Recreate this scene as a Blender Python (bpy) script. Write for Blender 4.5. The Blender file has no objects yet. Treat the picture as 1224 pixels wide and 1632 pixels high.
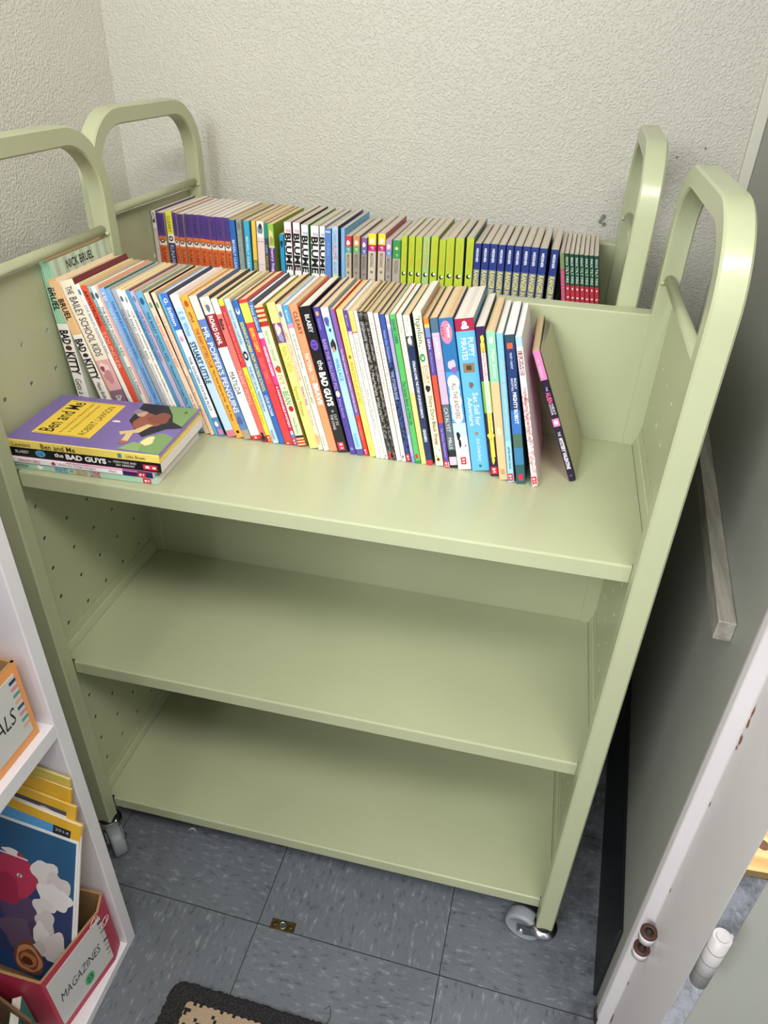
import bpy, bmesh, math, random
from mathutils import Vector, Matrix
random.seed(7)
C = bpy.context.scene.collection
PI = math.pi
# ---------------------------------------------------------------- camera, light, exposure
scene = bpy.context.scene
cam_d = bpy.data.cameras.new('camera'); cam = bpy.data.objects.new('camera', cam_d); C.objects.link(cam)
cam.location = (0.63217, -0.63132, 1.23123)
cam.rotation_euler = (0.98414, -0.02838, 0.22799)
cam_d.sensor_fit = 'VERTICAL'; cam_d.sensor_height = 32.0; cam_d.lens = 1147.787 / 1632 * 32.0
cam_d.clip_start = 0.02
scene.camera = cam
vs = scene.view_settings
vs.view_transform = 'Standard'; vs.look = 'None'; vs.gamma = 1.0; vs.use_curve_mapping = False
vs.exposure = 0.38

world = bpy.data.worlds.new('world'); scene.world = world; world.use_nodes = True
bg = world.node_tree.nodes['Background']; bg.inputs[0].default_value = (0.95, 0.98, 1.0, 1); bg.inputs[1].default_value = 0.31

def area(name, loc, target, sx, sy, power, col=(1, 1, 1)):
    l = bpy.data.lights.new(name, 'AREA'); l.shape = 'RECTANGLE'; l.size = sx; l.size_y = sy; l.energy = power; l.color = col
    o = bpy.data.objects.new(name, l); C.objects.link(o); o.location = loc
    o.rotation_euler = (Vector(target) - Vector(loc)).to_track_quat('-Z', 'Y').to_euler()
    return o
area('ceiling_light_main', (1.08, -0.95, 2.40), (0.45, 0.25, 0.6), 1.0, 0.35, 34, (1.0, 0.985, 0.95))
area('left_fill_light', (-0.15, -1.75, 1.9), (0.75, 0.1, 0.5), 0.9, 0.9, 40, (0.95, 0.98, 1.0))  # unseen fill from the left, added to brighten the door jamb
area('next_room_light', (1.6, 0.3, 2.2), (1.1, 0.1, 0.0), 0.6, 0.6, 50, (0.97, 0.96, 1.0))

# ---------------------------------------------------------------- helpers
def lin(h):
    h = h.lstrip('#'); v = [int(h[i:i+2], 16) / 255 for i in (0, 2, 4)]
    return tuple((c / 12.92 if c <= 0.04045 else ((c + 0.055) / 1.055) ** 2.4) for c in v) + (1,)
MATS = {}
def mat(hexc, rough=0.5, metal=0.0, spec=0.5, coat=0.0):
    k = (hexc, rough, metal, spec, coat)
    if k in MATS: return MATS[k]
    m = bpy.data.materials.new('paint_' + hexc.strip('#')); m.use_nodes = True
    b = m.node_tree.nodes['Principled BSDF']
    b.inputs['Base Color'].default_value = lin(hexc); b.inputs['Roughness'].default_value = rough
    b.inputs['Metallic'].default_value = metal; b.inputs['Specular IOR Level'].default_value = spec
    b.inputs['Coat Weight'].default_value = coat
    MATS[k] = m; return m
def card(hexc): return mat(hexc, 0.38, 0, 0.45)
def ink(hexc): return mat(hexc, 0.5, 0, 0.3)
class NT:
    def __init__(s, name):
        s.m = bpy.data.materials.new(name); s.m.use_nodes = True; s.t = s.m.node_tree; s.b = s.t.nodes['Principled BSDF']
    def n(s, typ, **kw):
        nd = s.t.nodes.new(typ)
        for k, v in kw.items():
            if k in nd.inputs: nd.inputs[k].default_value = v
            else: setattr(nd, k, v)
        return nd
    def l(s, a, b): s.t.links.new(a, b)
    def math(s, op, a, b=None, c=None):
        nd = s.n('ShaderNodeMath'); nd.operation = op
        for i, x in enumerate((a, b, c)):
            if x is None: continue
            if isinstance(x, (int, float)): nd.inputs[i].default_value = x
            else: s.l(x, nd.inputs[i])
        return nd.outputs[0]
    def mix(s, f, a, b):
        nd = s.n('ShaderNodeMix'); nd.data_type = 'RGBA'
        for i, x in ((0, f), (6, a), (7, b)):
            if isinstance(x, (int, float, tuple)): nd.inputs[i].default_value = x
            else: s.l(x, nd.inputs[i])
        return nd.outputs[2]
    def coords(s, scale=(1, 1, 1), rot=(0, 0, 0)):
        tc = s.n('ShaderNodeTexCoord'); mp = s.n('ShaderNodeMapping'); s.l(tc.outputs['Object'], mp.inputs[0])
        mp.inputs['Scale'].default_value = scale; mp.inputs['Rotation'].default_value = rot
        return mp.outputs[0]
    def noise(s, vec, scale, detail=2.0, rough=0.5):
        nd = s.n('ShaderNodeTexNoise'); s.l(vec, nd.inputs['Vector']); nd.inputs['Scale'].default_value = scale
        nd.inputs['Detail'].default_value = detail; nd.inputs['Roughness'].default_value = rough
        return nd.outputs['Fac']
    def ramp(s, f, p0, p1):
        nd = s.n('ShaderNodeMapRange'); nd.clamp = True; s.l(f, nd.inputs[0]); nd.inputs[1].default_value = p0; nd.inputs[2].default_value = p1
        return nd.outputs[0]
    def bump(s, h, strength, dist):
        nd = s.n('ShaderNodeBump'); nd.inputs['Strength'].default_value = strength; nd.inputs['Distance'].default_value = dist
        s.l(h, nd.inputs['Height']); s.l(nd.outputs[0], s.b.inputs['Normal'])

def m_plaster(name, hexc, rough, dist, sc=190):
    t = NT(name); v = t.coords()
    a = t.noise(v, sc, 1.2, 0.5); b = t.noise(v, 70, 1.5)
    vo = t.n('ShaderNodeTexVoronoi'); vo.feature = 'SMOOTH_F1'; vo.inputs['Scale'].default_value = sc * 0.75; vo.inputs['Smoothness'].default_value = 0.35
    ds = t.n('ShaderNodeTexNoise'); t.l(v, ds.inputs['Vector']); ds.inputs['Scale'].default_value = 160
    av_ = t.n('ShaderNodeVectorMath'); av_.operation = 'MULTIPLY_ADD'; t.l(ds.outputs['Color'], av_.inputs[0]); av_.inputs[1].default_value = (.006, .006, .006); t.l(v, av_.inputs[2]); t.l(av_.outputs[0], vo.inputs['Vector'])
    h = t.math('ADD', t.math('SUBTRACT', 1.0, t.ramp(vo.outputs['Distance'], 0.12, 0.62)), t.math('ADD', t.math('MULTIPLY', a, 0.6), t.math('MULTIPLY', b, 0.5)))
    t.bump(h, 1.0, dist)
    c = t.mix(t.ramp(t.noise(v, 3, 3), 0.35, 0.65), lin(hexc), tuple(x * 0.95 for x in lin(hexc)[:3]) + (1,))
    t.l(c, t.b.inputs['Base Color']); t.b.inputs['Roughness'].default_value = rough
    return t.m
M_WALL = m_plaster('textured_plaster_back', '#c4c1b5', 0.5, 0.0008, 330)
M_WALL_L = m_plaster('textured_plaster_left', '#dddacf', 0.24, 0.00075, 300)
def m_paint(name, hexc, rough=0.45, chips=None, spec=0.5):
    t = NT(name); v = t.coords()
    n1 = t.noise(v, 6, 3); c = t.mix(t.ramp(n1, 0.3, 0.7), lin(hexc), tuple(x * 0.93 for x in lin(hexc)[:3]) + (1,))
    if chips:
        n2 = t.noise(v, 45, 5, 0.6); c = t.mix(t.ramp(n2, 0.735, 0.75), c, lin(chips))
    t.l(c, t.b.inputs['Base Color']); t.b.inputs['Roughness'].default_value = rough
    t.b.inputs['Specular IOR Level'].default_value = spec
    t.bump(t.noise(v, 120, 2), 0.25, 0.0006)
    return t.m
M_GREEN = m_paint('pistachio_powder_coat', '#b1b592', 0.28)
M_GREYWALL = m_paint('grey_semigloss_wall', '#9a9b92', 0.5)
M_JAMB = m_paint('chipped_white_enamel', '#d9d3d4', 0.35, '#7a5444')
M_BOOKCASE = m_paint('white_enamel', '#e6e2e6', 0.45)
M_BASEB = mat('#0d0f14', 0.45)
M_CHROME = mat('#c9ccd0', 0.18, 1.0)
M_ZINC = mat('#8f9a9c', 0.35, 1.0)
M_RUBBER = mat('#55585d', 0.5)
M_TYRE = mat('#8d9095', 0.45)
M_BLACK = mat('#0c0c0c', 0.6)

def m_floor():
    t = NT('blue_grey_vinyl_tile')
    tc = t.n('ShaderNodeTexCoord'); sep = t.n('ShaderNodeSeparateXYZ'); t.l(tc.outputs['Object'], sep.inputs[0])
    T = 0.3048
    u = t.math('DIVIDE', sep.outputs[0], T); v = t.math('DIVIDE', sep.outputs[1], T)
    def edge(x):
        f = t.math('FRACT', t.math('ADD', x, 100.0)); return t.math('MINIMUM', f, t.math('SUBTRACT', 1.0, f))
    e = t.math('MINIMUM', edge(u), edge(v)); seam = t.math('LESS_THAN', e, 0.0022)
    par = t.math('MODULO', t.math('ADD', t.math('FLOOR', t.math('ADD', u, 100.0)), t.math('FLOOR', t.math('ADD', v, 100.0))), 2.0)
    par = t.math('GREATER_THAN', par, 0.5)
    def flecks(sc):
        mp = t.n('ShaderNodeMapping'); t.l(tc.outputs['Object'], mp.inputs[0]); mp.inputs['Scale'].default_value = sc
        return t.noise(mp.outputs[0], 1.0, 3.0, 0.6), mp.outputs[0]
    a, av = flecks((140, 50, 100)); b, bv = flecks((50, 140, 100))
    mx = t.n('ShaderNodeMix'); mx.data_type = 'FLOAT'; t.l(par, mx.inputs[0]); t.l(a, mx.inputs[2]); t.l(b, mx.inputs[3]); f = mx.outputs[0]
    big = t.noise(tc.outputs['Object'], 9, 3)
    c = t.mix(t.ramp(big, 0.3, 0.7), lin('#62666c'), lin('#6c7076'))
    c = t.mix(t.ramp(f, 0.57, 0.70), c, lin('#858a90')); c = t.mix(t.ramp(t.math('SUBTRACT', 1.0, f), 0.58, 0.68), c, lin('#505359'))
    # ground-in black scuffs by the baseboard
    dn = t.noise(tc.outputs['Object'], 22, 5, 0.7)
    near = t.ramp(sep.outputs[0], 0.44, 0.56)
    c = t.mix(t.math('MULTIPLY', t.math('MULTIPLY', near, t.ramp(dn, 0.45, 0.62)), 0.75), c, lin('#26272a'))
    c = t.mix(seam, c, lin('#1d1e21')); t.l(c, t.b.inputs['Base Color'])
    t.b.inputs['Roughness'].default_value = 0.42
    t.bump(t.noise(tc.outputs['Object'], 60, 2), 0.15, 0.001)
    return t.m
M_FLOOR = m_floor()

def m_pages(name, base, dark, axis):
    t = NT(name); sc = [8, 8, 8]; sc[axis] = 2600
    v = t.coords(tuple(sc)); f = t.noise(v, 1.0, 2.0, 0.7)
    sc2 = [3, 3, 3]; sc2[axis] = 500
    f2 = t.noise(t.coords(tuple(sc2)), 1.0, 2.0, 0.6)
    c = t.mix(t.ramp(t.math('ADD', t.math('MULTIPLY', f, 0.6), t.math('MULTIPLY', f2, 0.4)), 0.36, 0.56), lin(dark), lin(base))
    t.l(c, t.b.inputs['Base Color']); t.b.inputs['Roughness'].default_value = 0.8; t.b.inputs['Specular IOR Level'].default_value = 0.15
    return t.m
PAGES = {'tan': m_pages('aged_paper', '#dcc29a', '#b69468', 0), 'grey': m_pages('grey_paper', '#cfc4b4', '#a59a8c', 0),
         'pale': m_pages('pale_paper', '#e2dacf', '#bfb5aa', 0), 'white': m_pages('white_paper', '#ece6e2', '#c9c2c0', 0),
         'khaki': m_pages('khaki_paper', '#c9b48c', '#9c8860', 0), 'gold': m_pages('yellowed_paper', '#e0c384', '#c0a060', 0)}
def m_speckle(a, b, sc=260, lo=0.50, hi=0.52):
    t = NT('speckle'); v = t.coords(); c = t.mix(t.ramp(t.noise(v, sc, 2, 0.6), lo, hi), lin(a), lin(b))
    t.l(c, t.b.inputs['Base Color']); t.b.inputs['Roughness'].default_value = 0.4; return t.m
SPK = {}
def colmat(c):
    if isinstance(c, tuple):
        if c not in SPK: SPK[c] = m_speckle(*c)
        return SPK[c]
    return card(c)

def box(bm, x0, x1, y0, y1, z0, z1, mi=0):
    vsx = [bm.verts.new((x, y, z)) for z in (z0, z1) for y in (y0, y1) for x in (x0, x1)]
    fs = []
    for q in ((0, 2, 3, 1), (4, 5, 7, 6), (0, 1, 5, 4), (2, 6, 7, 3), (0, 4, 6, 2), (1, 3, 7, 5)):
        f = bm.faces.new([vsx[i] for i in q]); f.material_index = mi; fs.append(f)
    return fs
def obj(name, bm, mats, parent=None, bevel=0, smooth=False, segs=2):
    me = bpy.data.meshes.new(name); bm.normal_update(); bm.to_mesh(me); bm.free()
    for m in (mats if isinstance(mats, list) else [mats]): me.materials.append(m)
    o = bpy.data.objects.new(name, me); C.objects.link(o)
    if parent: o.parent = parent
    if smooth:
        for p in me.polygons: p.use_smooth = True
    if bevel:
        b = o.modifiers.new('bevel', 'BEVEL'); b.width = bevel; b.segments = segs; b.limit_method = 'ANGLE'; b.harden_normals = False
    return o
def tag(o, label=None, cat=None, group=None, kind=None):
    if label: o['label'] = label
    if cat: o['category'] = cat
    if group: o['group'] = group
    if kind: o['kind'] = kind
    return o
def empty(name, M=None):
    o = bpy.data.objects.new(name, None); C.objects.link(o); o.empty_display_size = 0.02
    if M is not None: o.matrix_world = M
    return o
def kids(o): return [c for c in bpy.data.objects if c.parent == o]
def copy_tree(o, parent=None):
    c = o.copy(); C.objects.link(c)
    if parent: c.parent = parent
    for ch in kids(o): copy_tree(ch, c)
    return c
def cyl(bm, p0, p1, r0, r1=None, n=20, cap=True, mi=0):
    r1 = r0 if r1 is None else r1
    p0, p1 = Vector(p0), Vector(p1); d = (p1 - p0).normalized(); a = d.orthogonal().normalized(); b = d.cross(a)
    R = [[bm.verts.new(p + (a * math.cos(2 * PI * i / n) + b * math.sin(2 * PI * i / n)) * r) for i in range(n)] for p, r in ((p0, r0), (p1, r1))]
    for i in range(n):
        f = bm.faces.new((R[0][i], R[0][(i + 1) % n], R[1][(i + 1) % n], R[1][i])); f.material_index = mi; f.smooth = True
    if cap:
        f = bm.faces.new(R[0][::-1]); f.material_index = mi; f = bm.faces.new(R[1]); f.material_index = mi
def lathe(bm, prof, M=Matrix.Identity(4), n=28, mi=0):
    rings = [[bm.verts.new(M @ Vector((r * math.cos(2 * PI * i / n), r * math.sin(2 * PI * i / n), z))) for i in range(n)] for r, z in prof]
    for a, b in zip(rings, rings[1:]):
        for i in range(n):
            f = bm.faces.new((a[i], a[(i + 1) % n], b[(i + 1) % n], b[i])); f.smooth = True; f.material_index = mi
    bm.faces.new(rings[0][::-1]).material_index = mi; bm.faces.new(rings[-1]).material_index = mi

# text as flat outlines ------------------------------------------------------
TXT = {}
def text_geo(s, bold=0.0, shear=0.0):
    k = (s, bold, shear)
    if k in TXT: return TXT[k]
    cu = bpy.data.curves.new('t', 'FONT'); cu.body = s; cu.size = 1; cu.resolution_u = 2; cu.offset = bold; cu.shear = shear; cu.fill_mode = 'FRONT'
    o = bpy.data.objects.new('t', cu); C.objects.link(o)
    bpy.context.view_layer.update()
    me = bpy.data.meshes.new_from_object(o)
    vs_ = [tuple(v.co) for v in me.vertices]; fs = [tuple(p.vertices) for p in me.polygons]
    bpy.data.objects.remove(o); bpy.data.curves.remove(cu); bpy.data.meshes.remove(me)
    if vs_:
        x0 = min(v[0] for v in vs_); x1 = max(v[0] for v in vs_); y0 = min(v[1] for v in vs_); y1 = max(v[1] for v in vs_)
        vs_ = [((v[0] - x0) / max(x1 - x0, 1e-6), (v[1] - y0) / max(y1 - y0, 1e-6)) for v in vs_]
    TXT[k] = (vs_, fs); return TXT[k]
class Print:
    """flat ink shapes on a rectangle; u runs along the reading direction, v up; place(u,v) -> point"""
    def __init__(s, place): s.bm = bmesh.new(); s.place = place; s.mats = []; s.k = 0
    def mi(s, c):
        m = ink(c) if isinstance(c, str) else c
        if m not in s.mats: s.mats.append(m)
        return s.mats.index(m)
    def poly(s, pts, c, k=None):
        s.k += 1
        f = s.bm.faces.new([s.bm.verts.new(s.place(u, v, s.k * 0.00001)) for u, v in pts]); f.material_index = s.mi(c)
    def rect(s, u0, u1, v0, v1, c): s.poly([(u0, v0), (u1, v0), (u1, v1), (u0, v1)], c)
    def oval(s, u, v, ru, rv, c, n=20): s.poly([(u + ru * math.cos(2 * PI * i / n), v + rv * math.sin(2 * PI * i / n)) for i in range(n)], c)
    def blob(s, u, v, ru, rv, c, seed=0, n=26, wob=0.18):
        r = random.Random(seed); ph = [r.uniform(0, 6.28) for _ in range(4)]
        s.poly([(u + ru * w * math.cos(a), v + rv * w * math.sin(a)) for a, w in [(2 * PI * i / n, 1 + wob * (math.sin(3 * 2 * PI * i / n + ph[0]) + 0.6 * math.sin(5 * 2 * PI * i / n + ph[1])) / 1.6) for i in range(n)]], c)
    def text(s, t, u0, u1, v0, v1, c, bold=0.0, shear=0.0):
        s.k += 1
        vs_, fs = text_geo(t, bold, shear); mi = s.mi(c)
        vv = [s.bm.verts.new(s.place(u0 + (u1 - u0) * a, v0 + (v1 - v0) * b, s.k * 0.00001)) for a, b in vs_]
        for f in fs:
            try: q = s.bm.faces.new([vv[i] for i in f]); q.material_index = mi
            except ValueError: pass
    def done(s, name, parent):
        if not s.k: s.bm.free(); return None
        return obj(name, s.bm, s.mats, parent)
# ---------------------------------------------------------------- room
def struct(name, bm, m, **k):
    o = obj(name, bm, m, **k); o['kind'] = 'structure'; return o
bm = bmesh.new(); box(bm, -1.2, 2.4, -1.8, 1.6, -0.05, 0.0)
fl = struct('floor', bm, M_FLOOR); fl.location = (0.32379, -0.07123, 0); fl.rotation_euler[2] = -0.02128
YW, XL = 0.765, -0.205
bm = bmesh.new(); box(bm, XL - 0.1, 0.99, YW, YW + 0.1, 0, 2.45); struct('wall_back', bm, M_WALL)
bm = bmesh.new(); box(bm, XL - 0.1, XL, -1.0, YW, 0, 2.45); struct('wall_left', bm, M_WALL_L)
bm = bmesh.new(); box(bm, XL - 0.1, 2.2, -1.6, YW + 0.1, 2.45, 2.5); struct('ceiling', bm, mat('#dcdad2', 0.8))
def prism(bm, pts, z0, z1, mi=0):
    a = [bm.verts.new((x, y, z0)) for x, y in pts]; b = [bm.verts.new((x, y, z1)) for x, y in pts]; n = len(pts)
    bm.faces.new(a[::-1]).material_index = mi; bm.faces.new(b).material_index = mi
    for i in range(n): bm.faces.new((a[i], a[(i + 1) % n], b[(i + 1) % n], b[i])).material_index = mi
WR0, WR1 = Vector((0.8695, -0.07)), Vector((0.932, YW))
def wr(t, off=0.0):   # a point on the closet face of the right wall, t metres along, off towards the closet
    d = (WR1 - WR0).normalized(); n = Vector((-d.y, d.x)); q = WR0 + d * t + n * off; return (q.x, q.y)
LW = (WR1 - WR0).length
bm = bmesh.new(); prism(bm, [wr(0), wr(0, -0.02), wr(LW, -0.02), wr(LW)], 0, 2.45); struct('wall_right', bm, M_GREYWALL)
bm = bmesh.new(); prism(bm, [wr(0.02, 0.006), wr(0.02, 0.0002), wr(LW, 0.0002), wr(LW, 0.006)], 0, 0.195); struct('baseboard_right', bm, M_BASEB, bevel=0.002)
bm = bmesh.new(); prism(bm, [wr(LW - 0.016, 0.018), wr(LW - 0.016, 0.0002), wr(LW - 0.001, 0.0002), wr(LW - 0.001, 0.018)], 0.2, 2.45); struct('trim_2', bm, mat('#c9c6b8', 0.5), bevel=0.002)
# door jamb in front of the right wall
bm = bmesh.new(); prism(bm, [(0.8692, -0.0705), (0.8675, -0.078), (0.8682, -0.088), (0.880, -0.1), (0.880, -0.211), (0.8985, -0.172), (0.924, -0.104), (0.905, -0.0705)], 0, 2.45)
jm = struct('trim_1', bm, M_JAMB, bevel=0.0015)
for k, z in enumerate((0.314, 0.276)):
    bm = bmesh.new(); cyl(bm, (0.8705, -0.117, z), (0.8705, -0.117, z + 0.016), 0.0098); 
    ring = [(0.0068, 0), (0.0068, 0.0012), (0.0035, 0.0012), (0.0032, -0.004)]
    lathe(bm, [(0.0100, -0.003), (0.0101, 0.0008), (0.0085, 0.0016), (0.0056, 0.0012), (0.0052, 0.0007)], Matrix.Translation((0.8705, -0.117, z + 0.016)), mi=1); lathe(bm, [(0.0052, 0.0003), (0.0050, 0.0009), (0.0005, 0.0006)], Matrix.Translation((0.8705, -0.117, z + 0.016)), mi=2, n=18)
    kn = obj('hinge_knuckle', bm, [mat('#d8d2d2', 0.4), mat('#4a2d22', 0.6), mat('#120b08', 0.7)], jm)
bm = bmesh.new(); rr = random.Random(3)
for (y, z, ry, rz) in ((-.1035, .712, .0022, .010), (-.1045, .695, .0028, .007), (-.104, .672, .003, .008), (-.1035, .66, .002, .004), (-.102, .567, .0018, .005), (-.102, .40, .0015, .006), (-.103, .17, .002, .006), (-.103, .065, .003, .016), (-.107, .045, .004, .01), (-.15, .33, .0012, .0014)):
    bm.faces.new([bm.verts.new((.87988, y + ry * rr.uniform(.5, 1.2) * math.cos(a * PI / 6), z + rz * rr.uniform(.5, 1.2) * math.sin(a * PI / 6))) for a in range(12)])
obj('paint_chip', bm, mat('#8a5440', .8), jm)
bm = bmesh.new(); prism(bm, [(0.8662, -0.069), (0.8650, -0.082), (0.8672, -0.092), (0.869, -0.088), (0.870, -0.072)], 0.0005, 0.017); obj('rust_patch', bm, m_paint('rusty_foot', '#3a2a22', .8), jm)
# open door leaf at the bottom right
bm = bmesh.new(); prism(bm, [(0.9195, -0.18), (1.42, -0.36), (1.432, -0.32), (0.948, -0.143)], 0.01, 2.05)
dr = struct('door_1', bm, M_GREYWALL, bevel=0.002)
bm = bmesh.new(); cyl(bm, (0.887, -0.217, 0.44), (0.887, -0.217, 0.526), 0.0088, n=24)
for z in (0.462, 0.484, 0.505): cyl(bm, (0.887, -0.217, z), (0.887, -0.217, z + 0.0008), 0.0089, n=24, mi=1)
cyl(bm, (0.887, -0.217, 0.526), (0.887, -0.217, 0.5275), 0.0058, n=24)
prism(bm, [(0.893, -0.213), (0.8945, -0.216), (0.9045, -0.2035), (0.903, -0.2005)], 0.442, 0.508)
obj('hinge', bm, [m_paint('chipped_hinge_enamel', '#aeaaa9', 0.4, '#2e2622'), mat('#4a4643', 0.5)], dr)
# neighbouring room: a pine plywood sheet lying on the floor
t = NT('pine_plywood'); v = t.coords((4, 60, 30)); f = t.noise(v, 1.0, 4, 0.6)
c = t.mix(t.ramp(f, 0.35, 0.65), lin('#e9c78a'), lin('#c99a55')); t.l(c, t.b.inputs['Base Color']); t.b.inputs['Roughness'].default_value = 0.5; M_PLY = t.m
bm = bmesh.new(); box(bm, 0, 0.6, 0, 0.5, 0, 0.018)
bm2 = bm; ply = obj('plywood_sheet', bm, M_PLY); ply.location = (1.126, 0.214, 0.0); ply.rotation_euler[2] = 0.05
tag(ply, 'yellow pine plywood sheet lying on the floor beyond the doorway', 'plywood')
bm = bmesh.new(); cyl(bm, (0.045, 0.055, 0.0181), (0.045, 0.055, 0.0186), 0.011, n=18); obj('wood_knot', bm, mat('#6b4526', 0.6), ply)
# wooden cleat nailed to the grey wall
t = NT('grey_painted_wood'); v = t.coords((90, 8, 90)); f = t.noise(v, 1.0, 4, 0.65)
c = t.mix(t.ramp(f, 0.4, 0.62), lin('#9c978c'), lin('#7f7a70')); t.l(c, t.b.inputs['Base Color']); t.b.inputs['Roughness'].default_value = 0.6; t.bump(f, 0.5, 0.001); M_CLEAT = t.m
bm = bmesh.new(); prism(bm, [wr(0.058, 0.0185), wr(0.058, 0.0002), wr(0.62, 0.0002), wr(0.62, 0.0185)], 0.714, 0.739)
cl = obj('wooden_cleat', bm, M_CLEAT, bevel=0.0012); tag(cl, 'grey-painted wooden strip fixed to the grey wall beside the cart', 'wood strip')
# flaked spots in the back wall's paint
bm = bmesh.new()
for (x, z, r) in ((0.712, 0.974, 0.006), (0.708, 0.966, 0.0045), (0.715, 0.962, 0.004), (0.811, 1.074, 0.0022), (0.80, 0.90, 0.0028), (0.852, 1.09, 0.002)):
    rr = random.Random(int(x * 1000)); 
    bm.faces.new([bm.verts.new((x + r * rr.uniform(.5, 1.2) * math.cos(a * PI / 5), YW - 0.0022, z + r * rr.uniform(.5, 1.2) * math.sin(a * PI / 5))) for a in range(10)])
o = obj('paint_chip', bm, mat('#77756e', 0.8), bpy.data.objects['wall_back'])

# ---------------------------------------------------------------- book carts
W, D, A_, B_ = 0.79237, 0.31456, 0.02597, 0.02358
Z0, Z1, Z2, Z3, PT, LIP = 0.0605, 0.10065, 0.43405, 0.76472, 0.94628, 0.0216
SS, S2, HH, DO, LB = 0.0118, 0.0252, 1.1258, 0.33656, 0.02516
def end_frame_bm(x0, lift):
    R = 0.088; path = []
    def pt(y, z, ny, nz): path.append((y, z, ny, nz))       # outer point and outward normal
    pt(0, Z0 + lift, -1, 0); pt(0, (HH - R) * 0.5, -1, 0)
    K = 14
    for i in range(K + 1):
        a = PI - (PI / 2) * i / K; pt(R + R * math.cos(a), HH + lift - R + R * math.sin(a), math.cos(a), math.sin(a))
    for i in range(K + 1):
        a = PI / 2 - (PI / 2) * i / K; pt(DO - R + R * math.cos(a), HH + lift - R + R * math.sin(a), math.cos(a), math.sin(a))
    pt(DO, (HH - R) * 0.5, 1, 0); pt(DO, Z0 + lift, 1, 0)
    bm = bmesh.new(); rings = []
    c = 0.0022
    for y, z, ny, nz in path:
        sec = [(x0 + c, 0), (x0 + A_ - c, 0), (x0 + A_, -c), (x0 + A_, -B_ + c), (x0 + A_ - c, -B_), (x0 + c, -B_), (x0, -B_ + c), (x0, -c)]
        rings.append([bm.verts.new((x, y + ny * d, z + nz * d)) for x, d in sec])
    for r0, r1 in zip(rings, rings[1:]):
        for i in range(8):
            f = bm.faces.new((r0[i], r0[(i + 1) % 8], r1[(i + 1) % 8], r1[i])); f.smooth = True
    for r0, r1 in zip(rings, rings[1:]):
        for i in range(8): bm.edges.get((r0[i], r1[i])).smooth = False
    bm.faces.new(rings[0][::-1]); bm.faces.new(rings[-1])
    bmesh.ops.recalc_face_normals(bm, faces=bm.faces)
    return bm
def side_panel_bm(x, lift):
    bm = bmesh.new(); ys = [B_ * 0.6] + [0.03375 + 0.0525 * k for k in range(6)] + [DO - B_ * 0.6]
    zs = [0.085] + [0.13325 + 0.0525 * k for k in range(16)] + [0.978]
    G = [[bm.verts.new((x, y, z + lift)) for z in zs] for y in ys]
    for i in range(len(ys) - 1):
        for j in range(len(zs) - 1):
            q = [G[i][j], G[i + 1][j], G[i + 1][j + 1], G[i][j + 1]]
            if 1 <= i <= 5 and 1 <= j <= 15:
                cy, cz = (ys[i] + ys[i + 1]) / 2, (zs[j] + zs[j + 1]) / 2 + lift; r = 0.0034; n = 12
                h = [bm.verts.new((x, cy + r * math.cos(2 * PI * k / n - 3 * PI / 4), cz + r * math.sin(2 * PI * k / n - 3 * PI / 4))) for k in range(n)]
                for s in range(4):
                    a, b = q[s], q[(s + 1) % 4]
                    hs = [h[(s * 3 + k) % n] for k in range(4)]
                    bm.faces.new([a, b] + hs[::-1])
            else: bm.faces.new(q)
    return bm
def prof_y(bm, prof, y0, y1):     # (x,z) profile extruded along y
    a = [bm.verts.new((x, y0, z)) for x, z in prof]; b = [bm.verts.new((x, y1, z)) for x, z in prof]; n = len(prof)
    bm.faces.new(a); bm.faces.new(b[::-1])
    for i in range(n): bm.faces.new((a[i], b[i], b[(i + 1) % n], a[(i + 1) % n]))
def shelf_bm(z):
    bm = bmesh.new()
    x0, x1 = A_ + 0.0003, W - A_ - 0.0003
    # sheet: wide part between the side panels behind the front posts, with folded front lip
    box(bm, SS, W - SS, B_ + 0.0055, D - 0.0006, z - 0.0016, z - 0.00002)
    y0 = B_; c = 0.0022
    a = [(y0 + c, z), (y0 + c * 0.3, z - c * 0.3), (y0, z - c), (y0, z - LIP), (y0 + 0.012, z - LIP), (y0 + 0.012, z - LIP + 0.0015), (y0 + 0.0015, z - LIP + 0.0015), (y0 + 0.0015, z - 0.0016), (y0 + 0.006, z - 0.0016), (y0 + 0.006, z)]
    va = [bm.verts.new((x0, y, q)) for y, q in a]; vb = [bm.verts.new((x1, y, q)) for y, q in a]
    bm.faces.new(va[::-1]); bm.faces.new(vb)
    for i in range(len(a)): bm.faces.new((va[i], va[(i + 1) % len(a)], vb[(i + 1) % len(a)], vb[i]))
    box(bm, SS, W - SS, D - 0.0025, D - 0.001, z - LIP, z - 0.0017)
    for s in (0, 1):
        m = (lambda x: x) if s == 0 else (lambda x: W - x)
        prof = [(m(SS - 0.0006), z + 0.0003), (m(SS - 0.004), z + 0.0125), (m(0.0062), z + 0.0135), (m(0.0052), z + 0.026), (m(0.0040), z + 0.026), (m(0.0040), z - LIP), (m(SS - 0.0006), z - LIP)]
        if s: prof = prof[::-1]
        prof_y(bm, prof, B_ + 0.001, DO - B_ - 0.001)
    bmesh.ops.recalc_face_normals(bm, faces=bm.faces)
    return bm
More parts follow.
